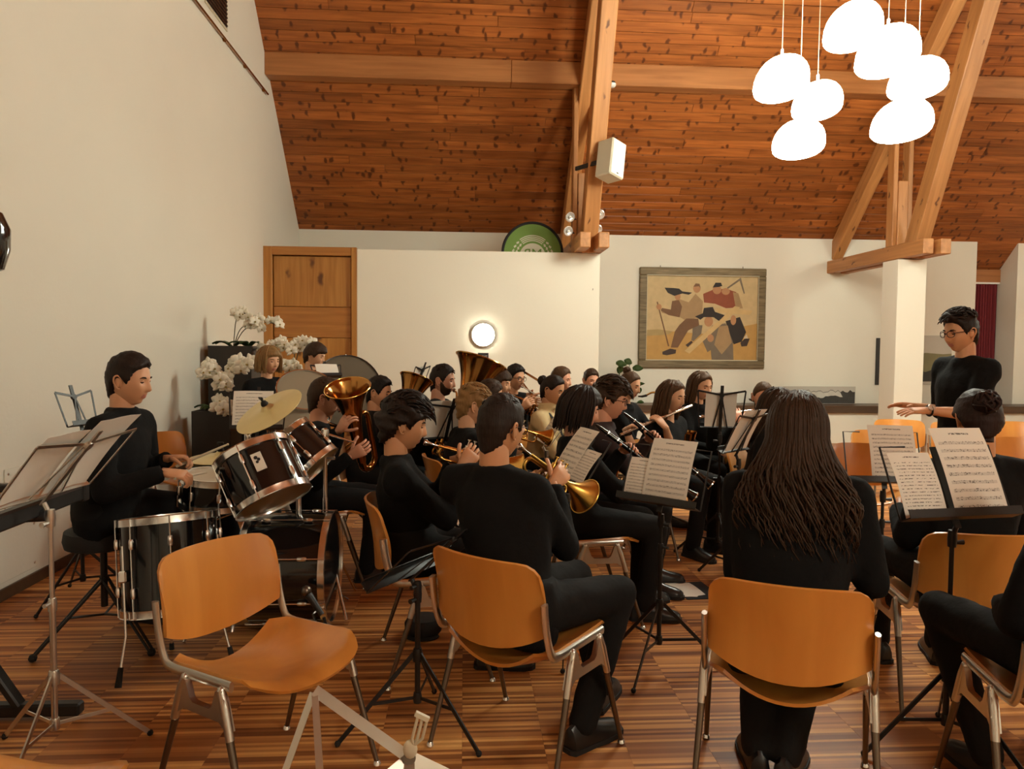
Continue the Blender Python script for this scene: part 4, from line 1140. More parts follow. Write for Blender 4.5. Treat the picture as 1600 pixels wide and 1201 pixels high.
def shoe(A, fd, root, S, top, m='shoe_leather'):
    fd = Vector((fd.x, fd.y, 0)).normalized(); sd = V(fd.y, -fd.x, 0); A = Vector((A.x, A.y, 0))
    gz = .0
    mb = MB(); rings = []
    for t, w_, h_ in ((-.075, .020, .05), (-.065, .034, .075), (-.02, .038, .10), (.03, .040, .085), (.09, .047, .060), (.15, .046, .045), (.18, .034, .034), (.193, .012, .022)):
        c = A+fd*(t*S)+V(0, 0, .014)
        rings.append([c+sd*(w_*S*math.cos(a))+V(0, 0, max(0, math.sin(a))*h_*S) for a in [2*math.pi*k/14 for k in range(14)]])
    loft(mb, rings)
    mb.v = [(p[0]-top.x, p[1]-top.y, p[2]) for p in mb.v]; o = mb.build('shoe', m, root)
    sl = MB(); rings = []
    for t, w_ in ((-.082, .018), (-.07, .038), (-.02, .041), (.03, .042), (.09, .050), (.15, .049), (.185, .036), (.2, .012)):
        c = A+fd*(t*S); rings.append([c+sd*(w_*S*sx)+V(0, 0, zz) for sx, zz in ((-1, 0), (1, 0), (1, .018), (-1, .018))])
    loft(sl, rings); sl.v = [(p[0]-top.x, p[1]-top.y, p[2]) for p in sl.v]; sl.build('sole', 'black_matte', o, sharp=30)
# ------------------------------------------------------------------ instruments
def inst(name, pos, d, up, label, cat, group=None):
    t = empty(name, label=label, cat=cat, group=group)
    R = frame(d, up); M4 = R.to_4x4(); M4.translation = Vector(pos); t.matrix_world = M4
    return t, M4
def grip(M4, P, f, n, back=.075, out=.030, curl=(.55,)*4, thumb=.5):
    R = M4.to_3x3(); f = Vector(f).normalized(); n = Vector(n); n = (n-f*n.dot(f)).normalized()
    w_ = Vector(P)-n*out-f*back
    return (M4 @ w_, R @ f, R @ n, curl, thumb)
def flare(r0, r1, z0, z1, n=14, pw=2.6, hollow=True, lin=.18):
    """bell profile with a real opening"""
    out = []
    for i in range(n+1):
        t = i/n; out.append((r0+(r1-r0)*(lin*t+(1-lin)*t**(pw*1.6)), lerp(z0, z1, t)))
    if hollow:
        out.append((r1+.002, z1+.001)); out += [(max(.0005, r-.0022), z+.001) for r, z in out[::-1][1:]]
    return out
def trumpet(pos, d, up, label, m='brass', flugel=False, s=1.):
    t, M4 = inst('flugelhorn' if flugel else 'trumpet', pos, d, up, label, 'flugelhorn' if flugel else 'trumpet')
    MB().lathe([(.0045, .012), (.013, .0), (.0138, .004), (.0125, .014), (.007, .028), (.0045, .045), (.005, .085)], (-.018, 0, 0), n=14).build('mouthpiece', 'silver', t)
    rt = .0062 if not flugel else .0068
    lead = [(-.018, 0, .07), (-.018, 0, .345)]+arc((-.018, -.030, .345), .030, math.pi/2, -math.pi/2, 8, (0, 0, 1), (0, 1, 0))+[(-.018, -.06, .27)]
    if flugel: lead = [(-.018, 0, .07), (-.018, 0, .22), (-.01, -.03, .25)]
    MB().tube(lead, rt, 10).build('leadpipe', m, t)
    br = .0070 if not flugel else .0100
    bow = [(.018, -.060, .205), (.018, -.060, .115)]+arc((.018, -.030, .115), .030, -math.pi/2, -3*math.pi/2, 10, (0, 0, 1), (0, 1, 0))+[(.018, 0, .25), (.018, 0, .31)]
    n_ = len(bow); MB().tube(bow, [lerp(.0062, br, i/(n_-1)) for i in range(n_)], 10).build('bell_bow', m, t)
    MB().lathe(flare(br, .0620 if not flugel else .078, .30, .475 if not flugel else .43, 16, 1.6 if not flugel else 1.25), (.018, 0, 0), n=28).build('bell', m, t, sharp=60)
    MB().tube(arc((.018, 0, .475 if not flugel else .43), .0625 if not flugel else .0785, 0, 2*math.pi, 28, (1, 0, 0), (0, 1, 0))[:-1], .0022, 6, closed=True).build('bell_rim', m, t)
    for k in range(3):
        z = .205+.0285*k
        v = MB().lathe([(.0095, -.100), (.0118, -.096), (.0118, .028), (.0105, .034), (.004, .036), (.0032, .058), (.0085, .059), (.0085, .063)], (0, 0, z), (0, 1, 0), 14, up=(0, 0, 1)).build('valve', 'silver' if not flugel else m, t)
    MB().tube([(-.018, -.06, .27), (0, -.06, .262)], .006, 8).build('valve_tube', m, t)
    MB().tube(arc((0, -.035, .295), .018, -2.2, 2.2, 10, (0, 0, 1), (0, 1, 0)), .0045, 8).build('valve_slide', m, t)
    MB().tube(arc((.025, -.03, .19), .014, 0, 2*math.pi, 14, (0, 0, 1), (0, 1, 0))[:-1], .002, 6, closed=True).build('finger_ring', m, t)
    L_ = grip(M4, (.008, -.040, .236), (-.10, .30, .95), (-1, 0, 0), .080, .034, (.95, .95, .95, .95), .6)
    R_ = grip(M4, (-.010, .018, .238), (.22, .88, .42), (.90, -.30, .05), .100, .034, (.60, .60, .60, .66), .5)
    return t, L_, R_
def horn(pos_rim, axis, side, mouth_p, L_, R_, label, name, m='brass_dark', valve_m='brass', mi='brass', pw=2.4):
    """upright valved brass: bell rim centre, bell axis (pointing out of the bell), side = towards the player"""
    ax = Vector(axis).normalized(); base = Vector(pos_rim)-ax*L_
    t, M4 = inst(name, base, ax, side, label, name.replace('_', ' '))
    inv = M4.inverted(); k = L_/.60
    MB().lathe(flare(.034*k, R_, 0, L_, 32, pw), n=36).build('bell', m, t, sharp=60)
    MB().tube(arc((0, 0, L_), R_+.001, 0, 2*math.pi, 36, (1, 0, 0), (0, 1, 0))[:-1], .004*k, 6, closed=True).build('bell_rim', mi, t)
    bow = [(0, 0, .02*k), (0, 0, -.03*k)]+arc((.07*k, 0, -.03*k), .07*k, math.pi, 2*math.pi, 10, (1, 0, 0), (0, 0, 1))+[(.14*k, 0, .10*k), (.14*k, .0, .30*k)]+arc((.09*k, 0, .30*k), .05*k, 0, math.pi, 8, (1, 0, 0), (0, 0, 1))+[(.04*k, .035*k, .20*k), (.04*k, .05*k, .05*k)]
    n_ = len(bow); MB().tube(bow, [lerp(.030, .010, i/(n_-1))*k for i in range(n_)], 14).build('bow_tube', m, t)
    for q in range(3):
        MB().lathe([(.013*k, -.02*k), (.014*k, -.015*k), (.014*k, .15*k), (.012*k, .155*k), (.0035*k, .157*k), (.0035*k, .175*k), (.011*k, .176*k), (.011*k, .181*k)], (.03*k+.036*k*q, .075*k, .06*k), n=14).build('valve', valve_m, t)
    for q in range(3):
        z = .03*k+.035*k*q
        MB().tube([(.02*k, .075*k, z), (-.04*k, .075*k, z)]+arc((-.04*k, .075*k, z+.016*k), .016*k, -math.pi/2, -3*math.pi/2, 6, (1, 0, 0), (0, 0, 1))+[(.02*k, .075*k, z+.032*k)], .0055*k, 8).build('valve_slide', valve_m, t)
    mp = inv @ Vector(mouth_p)
    MB().tube(spline([(.05*k, .06*k, .22*k), (.02*k, .06*k, .30*k), lerp(V(.02*k, .06*k, .34*k), mp, .5)+V(0, 0, .02), mp], 5), .0055*k, 8).build('leadpipe', mi, t)
    dm = (mp-lerp(V(.02*k, .06*k, .34*k), mp, .5)-V(0, 0, .02)).normalized()
    MB().lathe([(.005, -.06), (.006, -.03), (.015, -.012), (.0165, 0), (.010, -.006), (.004, -.02)], mp, dm, 14).build('mouthpiece', 'silver', t)
    Rg = grip(M4, (.07*k, .085*k, .20*k), (-.5, -.5, .45), (0, -.7, -.6), .085, .03, (.45,)*4, .4)
    Lg = grip(M4, (.0, .03*k, .10*k), (.75, .5, 0), (0, 1, 0) if False else (.2, -.4, .3), .085, .04, (.45,)*4, .5)
    return t, Lg, Rg
def saxophone(pos, ang, label, s=1., m='brass_dark', tilt=.0, roll_=0.):
    """origin at the mouthpiece; hangs in front of the player"""
    F = dirv(ang); t = empty('saxophone', label=label, cat='saxophone')
    M4 = Matrix((V(F.y, -F.x, 0), F, V(0, 0, 1))).transposed().to_4x4() @ Matrix.Rotation(roll_, 4, 'Y') @ Matrix.Rotation(tilt, 4, 'X'); M4.translation = Vector(pos); t.matrix_world = M4
    MB().tube([(0, -.005, .0), (0, .03, -.006), (0, .07, -.004)], [.006, .0095, .011], 10).build('mouthpiece', 'black_gloss', t)
    neck = spline([(0, .06, -.005), (0, .12, .012), (0, .165, -.005), (0, .185, -.06), (0, .185, -.10)], 5); n_ = len(neck)
    MB().tube(neck, [lerp(.0065, .0125, i/(n_-1)) for i in range(n_)], 10).build('neck', 'brass', t)
    b0 = V(0, .185, -.10)
    bow = [b0+V(0, 0, -.5*q*s) for q in (0, .25, .5, .75, 1)]; e = bow[-1]
    bow += [e+V(0, .055*s-.055*s*math.cos(a), -.075*s*math.sin(a)) for a in (.4, .8, 1.2, 1.57, 1.95, 2.35, 2.75, 3.14)]
    n_ = len(bow); MB().tube(bow, [lerp(.013, .036*s, (i/(n_-1))) for i in range(n_)], 14).build('body_tube', m, t)
    c = e+V(0, .11*s, 0); MB().lathe(flare(.036*s, .066*s, 0, .27*s, 12, 1.3), c, V(0, .28, 1), 24).build('bell', m, t, sharp=60)
    for k in range(9):
        z = -.16-.042*k*s; MB().lathe([(.011+.0008*k, 0), (.012+.0008*k, .004), (.006, .006), (0, .006)], b0+V(.006*(-1)**k, .014+.012*(k/8), z+.10), (0, 1, .05), 12).build('key_cup', 'brass', t)
    for sx in (-1, 1): MB().tube([b0+V(.02*sx, .012, -.03), b0+V(.032*sx, .012, -.46*s)], .0025, 6).build('key_rod', 'brass', t)
    for k in range(3): MB().lathe([(.016, 0), (.018, .005), (0, .008)], b0+V(-.034, 0, -.30*s-.06*k), (-1, 0, 0), 12).build('pad_cup', 'brass', t)
    G = lambda P, f, n: grip(M4, P, f, n, .08, .032, (.5,)*4, .4)
    Lg = G(b0+V(0, 0, -.13), (.8, .5, -.1), (.45, -.6, 0)); Rg = G(b0+V(0, 0, -.36*s), (-.75, .55, -.2), (-.45, -.6, 0))
    return t, Lg, Rg
def clarinet(pos, d, up, label):
    t, M4 = inst('clarinet', pos, d, up, label, 'clarinet')
    MB().tube([(0, 0, -.005), (0, 0, .02), (0, 0, .075)], [.005, .010, .0125], 12).build('mouthpiece', 'black_gloss', t)
    MB().tube([(0, 0, .075), (0, 0, .14), (0, 0, .55)], [.0135, .0140, .0145], 12).build('body_tube', 'black_gloss', t)
    MB().lathe(flare(.0145, .031, .55, .66, 8, 1.2), n=20).build('bell', 'black_gloss', t, sharp=60)
    for z in (.076, .14, .345, .55, .655): MB().lathe([(.0140, -.004), (.0165 if z < .6 else .031, -.003), (.0165 if z < .6 else .031, .003), (.0140, .004)], (0, 0, z), n=16).build('ring', 'silver', t)
    for k in range(8):
        z = .19+.045*k+(.02 if k > 3 else 0); MB().lathe([(.008, 0), (.009, .003), (.004, .005), (0, .005)], (0, .0145, z), (0, 1, 0), 10).build('key_cup', 'silver', t)
    for sx in (-1, 1): MB().tube([(.012*sx, .012, .17), (.013*sx, .012, .33), (.014*sx, .011, .53)], .0022, 6).build('key_rod', 'silver', t)
    for k in range(4): MB().box((.012*(-1)**k, .016, .40+.03*k), (.022, .004, .008), bevel=.0015).build('lever', 'silver', t)
    Lg = grip(M4, (0, .012, .235), (-.75, .55, .25), (-.35, -.9, 0), .098, .022, (.45, .45, .45, .5), .5)
    Rg = grip(M4, (0, .012, .440), (.75, .55, .25), (.35, -.9, 0), .098, .022, (.45, .45, .45, .5), .5)
    return t, Lg, Rg
def flute(pos, d, F, label):
    """d: from the lips to the open end"""
    t, M4 = inst('flute', pos, d, (0, 0, 1), label, 'flute')
    MB().tube([(0, 0, -.085), (0, 0, -.08), (0, 0, .20)], [.007, .0105, .0105], 12).build('head_joint', 'silver', t)
    MB().tube([(0, 0, .20), (0, 0, .575)], .0100, 12).build('body_tube', 'silver', t)
    MB().box((0, .011, 0), (.018, .004, .032), bevel=.0018).build('lip_plate', 'silver', t)
    for z in (.20, .235, .50): MB().lathe([(.0100, -.006), (.0125, -.005), (.0125, .005), (.0100, .006)], (0, 0, z), n=14).build('ring', 'silver', t)
    for k in range(11): MB().lathe([(.0075, 0), (.0085, .004), (.004, .006), (0, .006)], (0, .0095, .25+.029*k), (0, 1, 0), 10).build('key_cup', 'silver', t)
    MB().tube([(.010, .008, .24), (.010, .008, .56)], .0025, 6).build('key_rod', 'silver', t)
    Ri = M4.to_3x3().inverted(); Fl = Ri @ Vector(F); U_ = V(0, 1, 0)
    Lg = grip(M4, (0, 0, .26), U_*.75-Fl*.55, -Fl*.5-U_*.6 if False else -Fl*.75-U_*.5, .085, .026, (.45,)*4, .4)
    Rg = grip(M4, (0, .01, .43), U_*.45+Fl*.80, -U_*.85+Fl*.25, .095, .024, (.40,)*4, .4)
    return t, Lg, Rg
def trombone(pos, d, up, label):
    t, M4 = inst('trombone', pos, d, up, label, 'trombone')
    MB().lathe([(.004, .03), (.008, .02), (.0145, .004), (.0155, 0), (.010, .004)], (0, 0, 0), n=14).build('mouthpiece', 'silver', t)
    MB().tube([(0, 0, .02), (0, 0, .78)]+arc((0, -.045, .78), .045, math.pi/2, -math.pi/2, 8, (0, 0, 1), (0, 1, 0))+[(0, -.09, .14)], .0075, 8).build('slide', 'silver', t)
    bow = [(.01, -.09, .16), (.06, -.05, .10), (.09, 0, -.10)]+arc((.09, .05, -.16), .05, -math.pi/2, -3*math.pi/2, 8, (0, 0, 1), (0, 1, 0))+[(.09, .10, .12)]
    n_ = len(bow); MB().tube(bow, [lerp(.007, .011, i/(n_-1)) for i in range(n_)], 10).build('bell_bow', 'brass_dark', t)
    MB().lathe(flare(.011, .105, .12, .52, 18, 1.7), (.09, .10, 0), n=28).build('bell', 'brass_dark', t, sharp=60)
    MB().tube([(0, 0, .14), (0, -.09, .14)], .006, 6).build('slide_brace', 'brass', t); MB().tube([(0, 0, .20), (0, -.09, .20)], .006, 6).build('slide_brace', 'brass', t)
    Lg = grip(M4, (0, -.045, .15), (0, .2, 1), (-1, 0, 0), .07, .03, (.7,)*4, .5); Rg = grip(M4, (0, -.045, .22), (.3, .1, .9), (1, 0, 0), .07, .03, (.6,)*4, .5)
    return t, Lg, Rg

# ------------------------------------------------------------------ the band
# 1 drummer
T = at(203, 553, 3.62)
lh = (at(262, 716, 3.74), V(.95, .05, .05), V(0, -.3, -1), (.75,)*4, .6); rh = (at(258, 738, 3.46), V(.95, .1, -.15), V(0, .3, -1), (.75,)*4, .6)
person('person in black sitting at the drum kit with two sticks', T, -4, pitch=6, hips=V(T.x-.12, T.y+.0, .675), skin='mid', hair='dark', style='short', lh=lh, rh=rh, collar=.5, girth=1.10,
       knees=((-1.30, 4.02, .58), (-1.60, 3.98, .58)), feet=((-1.22, 4.20, .09), (-1.70, 3.98, .09)), chairlabel='@', thick=.026)
def stick(a, b, label):
    a, b = Vector(a), Vector(b); t = empty('drum_stick', a, label=label, cat='drumstick', group='drumsticks in the hands of the drummer')
    d = (b-a); MB().tube([d*-.22, d*0, d*.85, d], [.0075, .0075, .0055, .004], 8).build('shaft', 'drum_head', t); MB().ball(d, .006, 8).build('tip', 'drum_head', t)
stick(at(290, 716, 3.74)+V(0, 0, -.02), at(356, 694, 3.74), 'upper wooden drumstick pointing at the tom')
stick(at(282, 742, 3.46)+V(0, 0, -.01), at(322, 738, 3.60), 'lower wooden drumstick over the snare drum')
# 2, 3 children standing at the percussion
T = at(421, 539, 6.0); person('person in black standing beside the white orchids', T, -30, head_ang=-38, pitch=5, standing=True, skin='fair', hair='blond', style='longblond', fem=.3, child=.6, sc=.92,
                              lh=(at(478, 606, 5.9), V(.9, -.1, -.2), V(0, 0, -1), (.5,)*4, .4), rh=(at(415, 632, 5.7), V(.7, -.3, -.2), V(0, 0, -1), (.5,)*4, .4), collar=.2)
T = at(496, 534, 6.7); person('person in black standing in front of the wooden door', T, -12, pitch=14, standing=True, skin='fair', hair='brown', style='fringe', child=.6, thick=.026, sc=.92, collar=.3,
                              lh=(at(522, 612, 6.7), V(.9, 0, -.2), V(0, 0, -1), (.5,)*4, .4), rh=(at(515, 618, 6.4), V(.9, 0, -.2), V(0, 0, -1), (.5,)*4, .4))
# 4 baritone horn
T = at(508, 590, 4.65); m_ = mouth(T, 12, 6)
h_, L_, R_ = horn(at(543, 600, 4.42)+V(0, 0, -.02), V(-.10, -.42, .9), V(-.8, .6, 0), m_, .52, .135, 'dark brass baritone horn with its bell opening towards the camera', 'baritone_horn')
person('seated person in black holding a baritone horn upright before the face', T, 12, pitch=6, skin='rosy', hair='brown', style='short', glasses=True, collar=.2,
       lh=(at(530, 672, 4.45), V(.5, -.3, .7), V(.6, .5, 0), (.6,)*4, .5), rh=(at(548, 712, 4.42), V(.7, -.1, .4), V(-.3, .9, 0), (.6,)*4, .5), chairlabel='plywood chair under the baritone horn player')
# 5 boy with tenor horn
T = at(594, 587, 5.55); m_ = mouth(T, -14, 8)
h_, L_, R_ = horn(at(651, 591, 5.50), V(.30, .30, .9), V(-.9, .3, 0), m_, .55, .125, 'brass tenor horn with its bell turned up left of the tuba', 'tenor_horn')
person('seated person in a black hoodie blowing a tenor horn', T, -14, pitch=8, skin='mid', hair='black', style='short', collar=.35, lh=L_, rh=R_, sc=.97, chairlabel='plywood chair under the tenor horn player', thick=.022)
# 6 bearded man with tuba
T = at(692, 569, 5.75); m_ = mouth(T, -14, 5)
h_, L_, R_ = horn(at(752, 564, 5.50), V(.32, .18, .93), V(-.9, .3, 0), m_, .80, .195, 'large brass tuba with a wide dark bell rising above the band', 'tuba', pw=3.2)
tu = h_
person('seated person in black blowing the large tuba', T, -14, pitch=5, skin='rosy', hair='dark', style='short', beard=True, girth=1.2, collar=.15, lh=L_, rh=R_, chairlabel='plywood chair under the tuba player', thick=.018)
# 7 trumpeter
T = at(637, 620, 3.42); m_ = mouth(T, 6, 10)
h_, L_, R_ = trumpet(m_, V(.955, .12, -.27), V(.2, 0, 1), 'brass trumpet held in profile left of the centre')
person('seated person in black playing trumpet in profile left of the centre', T, 8, head_ang=6, pitch=10, skin='warm', hair='dark', style='tousled', lh=L_, rh=R_, hips=V(-.25, 3.38, .535), collar=.35, chair_at=(-.13, 3.40), thick=.040,
       chairlabel='plywood chair under the trumpeter left of the centre')
# 11 blond curly boy
T = at(742, 603, 4.75); m_ = mouth(T, 18, 10); h_, L_, R_ = trumpet(m_, V(.9, .25, -.3), V(.2, 0, 1), 'brass trumpet mostly hidden between tuba and flugelhorn')
person('seated person in black seen from behind between the tuba and the flugelhorn', T, 16, head_ang=14, pitch=10, skin='fair', hair='sandy', style='curly', lh=L_, rh=R_, collar=.35, chairlabel='plywood chair under the person between tuba and flugelhorn')
# 9, 8, 10 further back
T = at(768, 593, 5.25); person('seated person bending forward half hidden in front of the tuba', T, 4, pitch=12, skin='mid', hair='brown', style='short', chairlabel='plywood chair under the half hidden person in front of the tuba')
T = at(783, 577, 6.55); m_ = mouth(T, -28, 8); h_, L_, R_ = trumpet(m_, V(.80, -.45, -.38), V(.2, 0, 1), 'brass flugelhorn just right of the tuba bell', 'brass_dark', True)
person('seated person blowing a flugelhorn just right of the tuba bell', T, -28, pitch=8, skin='fair', hair='brown', style='fringe', lh=L_, rh=R_, chairlabel='plywood chair under the player right of the tuba bell')
T = at(806, 570, 7.1); m_ = mouth(T, -48, 6); h_, L_, R_ = trombone(m_, V(.62, -.70, -.38), V(0, 0, 1), 'dark brass trombone played at the back')
person('seated person in black and glasses playing trombone at the back', T, -50, head_ang=-48, pitch=6, skin='mid', hair='black', style='short', glasses=True, lh=L_, rh=R_, chairlabel='plywood chair under the trombonist in glasses', thick=.026)
# 12 flugelhorn player, back view
T = at(784, 617, 2.80); m_ = mouth(T, 47, 6)
h_, L_, R_ = trumpet(m_, V(.73, .40, -.55), V(.30, .25, 1), 'raw brass flugelhorn with its bell lowered in the centre foreground', 'brass_raw', True)
person('seated person in black seen from behind playing the flugelhorn in the centre', T, 49, head_ang=47, pitch=6, skin='warm', hair='dark', style='short', glasses=True, lh=L_, rh=R_, hips=V(.175, 2.59, .535), collar=.40, girth=1.14, neckw=1.05,
       knees=((.47, 2.99, .52), (.60, 2.75, .53)), feet=((.56, 2.92, .09), (.44, 2.62, .09)), chair_at=(.235, 2.64), chairlabel='plywood chair under the flugelhorn player in the centre', thick=.020)
# 13 turtleneck
T = at(868, 585, 5.75); m_ = mouth(T, -32, 14); h_, L_, R_ = saxophone(m_, -32, 'tenor saxophone held in front of the cream turtleneck', 1.15, tilt=.15)
person('seated person in a cream turtleneck with black shoulder straps', T, -32, pitch=14, skin='warm', hair='dark', style='bun', fem=1., lh=L_, rh=R_, top_m='cloth_cream', collar=.75, chairlabel='plywood chair under the person in the cream turtleneck', sleeve=1.)
tw = T
for sg in (-1, 1):
    nb_, F_, R_t = LAST['nb']-LAST['root'].location, LAST['F'], LAST['Rt']
    MB().tube(spline([nb_-F_*.09+R_t*(.05*sg)+V(0, 0, -.08), nb_+R_t*(.085*sg)+V(0, 0, .022), nb_+F_*.10+R_t*(.075*sg)+V(0, 0, -.07), nb_+F_*.155+R_t*(.04*sg)+V(0, 0, -.20), nb_+F_*.165+V(0, 0, -.32)], 5), .016, 8, flat=(1, .35)).build('neck_strap', 'strap', LAST['root'])
# 14, 15
T = at(877, 573, 7.0); m_ = mouth(T, -25, 5); h_, L_, R_ = trumpet(m_, V(.85, -.42, -.22), V(0, 0, 1), 'brass trumpet directly behind the cream turtleneck', 'brass_dark')
person('seated person in black playing trumpet directly behind the cream turtleneck', T, -25, pitch=5, skin='rosy', hair='mid', style='short', lh=L_, rh=R_, chairlabel='plywood chair under the trumpeter behind the cream turtleneck')
T = at(924, 576, 8.0); m_ = mouth(T, -72, 8); h_, L_, R_ = trumpet(m_, V(.35, -.9, -.28), V(0, 0, 1), 'brass trumpet furthest back beside the plant')
person('seated person in black playing trumpet furthest back beside the plant', T, -72, pitch=8, skin='rosy', hair='brown', style='short', lh=L_, rh=R_, chairlabel='plywood chair under the trumpeter furthest back')
# 16, 17 clarinets
T = at(914, 604, 3.98); m_ = mouth(T, 0, 12); h_, L_, R_ = clarinet(m_, V(.80, -.12, -.58), V(.5, 0, .85), 'black clarinet nearest the camera')
person('seated person in black playing the clarinet nearest the camera', T, 3, head_ang=0, pitch=12, skin='rosy', hair='dark', style='bob', fem=.8, lh=L_, rh=R_, hips=V(.60, 3.97, .535), collar=.3, chair_at=(.70, 4.0), chairlabel='plywood chair under the nearest clarinet player')
T = at(957, 592, 4.42); m_ = mouth(T, -12, 10); h_, L_, R_ = clarinet(m_, V(.72, -.25, -.60), V(.5, 0, .85), 'black clarinet held in front of the dark red shirt')
person('seated person in dark red shirt and glasses playing clarinet', T, -10, head_ang=-12, pitch=10, skin='rosy', hair='brown', style='tousled', glasses=True, lh=L_, rh=R_, top_m='cloth_dark_red', collar=.4, thick=.026, chairlabel='plywood chair under the clarinet player in dark red')
# 18 - 20
T = at(987, 579, 6.05); m_ = mouth(T, -36, 12); h_, L_, R_ = saxophone(m_, -36, 'alto saxophone beside the green plant', tilt=.2)
person('seated person in black playing saxophone beside the green plant', T, -36, pitch=12, skin='fair', hair='mid', style='topbun', fem=1., lh=L_, rh=R_, chairlabel='plywood chair under the saxophone player by the plant')
T = at(1053, 593, 5.30); m_ = mouth(T, -46, 8); h_, L_, R_ = flute(m_+V(.0, 0, -.004), V(-.80, -.35, -.26), dirv(-46), 'silver flute held by the person with the wrist watch')
person('seated person in black playing flute and wearing a wrist watch', T, -46, pitch=8, skin='fair', hair='mid', style='long', fem=1., lh=L_, rh=R_, sleeve=.78, collar=False, chairlabel='plywood chair under the flute player with the watch')
fl_root = LAST['root']; fl_w = (LAST['WR'].copy(), LAST['ER'].copy())
T = at(1098, 580, 6.05); m_ = mouth(T, -62, 10); h_, L_, R_ = saxophone(m_, -62, 'alto saxophone below the painting', tilt=.1)
person('seated person in black playing saxophone below the painting', T, -62, pitch=10, skin='fair', hair='mid', style='long', fem=1., lh=L_, rh=R_, chairlabel='plywood chair under the saxophone player below the painting')
T = at(1194, 595, 5.60); m_ = mouth(T, -100, 14); h_, L_, R_ = flute(m_, V(-.97, -.20, -.10), dirv(-100), 'silver flute held across the back of a music stand')
person('seated person in black playing flute right of the painting', T, -98, head_ang=-100, pitch=14, skin='rosy', hair='mid', style='tied', fem=1., lh=L_, rh=R_, chairlabel='plywood chair under the flute player right of the painting')
T = at(1222, 605, 4.75); person('seated person mostly hidden behind the person on the nearest chair', T, -35, pitch=14, skin='mid', hair='brown', style='long', fem=1., chairlabel='plywood chair of the player hidden behind the nearest person')
# 23 long haired woman
T = at(1247, 613, 2.50)
person('person in a black sweater seen from behind on the nearest chair', T, 66, pitch=10, skin='mid', hair='brown', style='wavy', fem=1., hips=V(1.02, 2.24, .535), girth=1.22, collar=.2, sc=1.0,
       lh=(V(1.10, 2.60, .84), V(.4, .5, .3), V(.7, -.3, 0), (.5,)*4, .4), rh=(V(1.30, 2.52, .82), V(-.1, .7, .2), V(-.7, .2, 0), (.5,)*4, .4), poleL=V(-.12, -.25, -1), poleR=V(.12, -.25, -1),
       knees=((1.10, 2.70, .53), (1.32, 2.60, .53)), feet=((1.02, 2.44, .09), (1.10, 2.38, .09)), chair_at=(1.07, 2.34), chairlabel='nearest plywood chair seen from behind, a person in black on it')
# conductor
T = at(1500, 487, 4.32)
cond = person('person in black pullover and glasses standing with both hands raised to conduct', T, 183, head_ang=187, pitch=8, standing=True, skin='warm', hair='dark', style='quiff', glasses=True, sleeve=.56, collar=.15, girth=1.12,
       lh=(at(1446, 641, 4.16), V(-1, .02, -.03), V(0, .25, -1), (.16, .18, .2, .24), .1), rh=(at(1426, 634, 4.46), V(-1, .05, .10), V(0, -.3, -1), (.15, .15, .18, .2), .1),
       poleL=V(.6, -.3, -1), poleR=V(.6, .3, -1), thick=.026)
# 25 bun woman
T = at(1526, 610, 3.0)
person('seated person in black seen from behind in front of the conductor', T, 80, head_ang=72, pitch=16, skin='warm', hair='darkred', style='bun', fem=1., hips=V(2.02, 2.81, .535), sc=1.04, chair_at=(2.04, 2.925), collar=.35, thick=.020,
       lh=(V(1.98, 3.22, .74), V(.3, .8, .1), V(.6, 0, -.4), (.5,)*4, .4), rh=(V(2.24, 3.20, .74), V(-.3, .8, .1), V(-.6, 0, -.4), (.5,)*4, .4), knees=((1.91, 3.24, .55), (2.22, 3.20, .53)), feet=((1.97, 3.34, .09), (2.24, 3.3, .09)), chairlabel='plywood chair under the person in front of the conductor')
# 26 at the right edge
T = V(1.93, 2.05, 1.26)
person('seated person in black cut off by the right edge, one knee in view', T, 78, pitch=8, skin='mid', hair='dark', style='short', hips=V(1.84, 1.99, .535), chair_at=(1.86, 2.12), knees=((1.71, 2.52, .53), (2.05, 2.45, .53)), feet=((1.78, 2.34, .09), (2.08, 2.4, .09)),
       chairlabel='plywood chair at the bottom right under the cut-off player')
# ------------------------------------------------------------------ drum kit
def drum(name, c, axis, r, h, label, lugs=8, shell='black_gloss', top_m='drum_head', bot_m='resonant_head', hoop='chrome', split=.5, up=(0, 0, 1), badge=False, cat='drum'):
    """c centre, axis towards the batter head"""
    t, M4 = inst(name, c, axis, up, label, cat)
    MB().lathe([(r, -h/2), (r, h/2)], n=40).build('shell', shell, t, sharp=30)
    MB().lathe([(r+.003, h/2), (r+.003, h/2+.004), (0, h/2+.005)], n=40).build('batter_head', top_m, t, sharp=30)
    MB().lathe([(r+.003, -h/2), (r+.003, -h/2-.004), (0, -h/2-.005)], n=40).build('resonant_head', bot_m, t, sharp=30)
    for s_ in (-1, 1):
        z = s_*(h/2)
        MB().lathe([(r+.003, z-s_*.020), (r+.010, z-s_*.020), (r+.009, z-s_*.010), (r+.009, z+s_*.010), (r+.012, z+s_*.014), (r+.004, z+s_*.014), (r+.003, z)], n=40).build('hoop', hoop, t, sharp=30)
    for k in range(lugs):
        a = 2*math.pi*(k+.5)/lugs; x, y = math.cos(a), math.sin(a)
        MB().tube([((r+.013)*x, (r+.013)*y, -h/2-.012), ((r+.013)*x, (r+.013)*y, h/2+.012)], .0035, 6).build('tension_rod', 'chrome', t)
        for s_ in ((-1, 1) if h > .2 else (0,)):
            MB().lathe([(.0085, -.022), (.011, -.012), (.011, .012), (.0085, .022)], ((r+.010)*x, (r+.010)*y, s_*h*.26), n=8).build('lug', 'chrome', t)
    return t, M4
t, M4 = drum('floor_tom', (-1.33, 3.42, .47), (-.10, .17, 1), .205, .40, 'black floor tom with chrome rods nearest the empty chair')
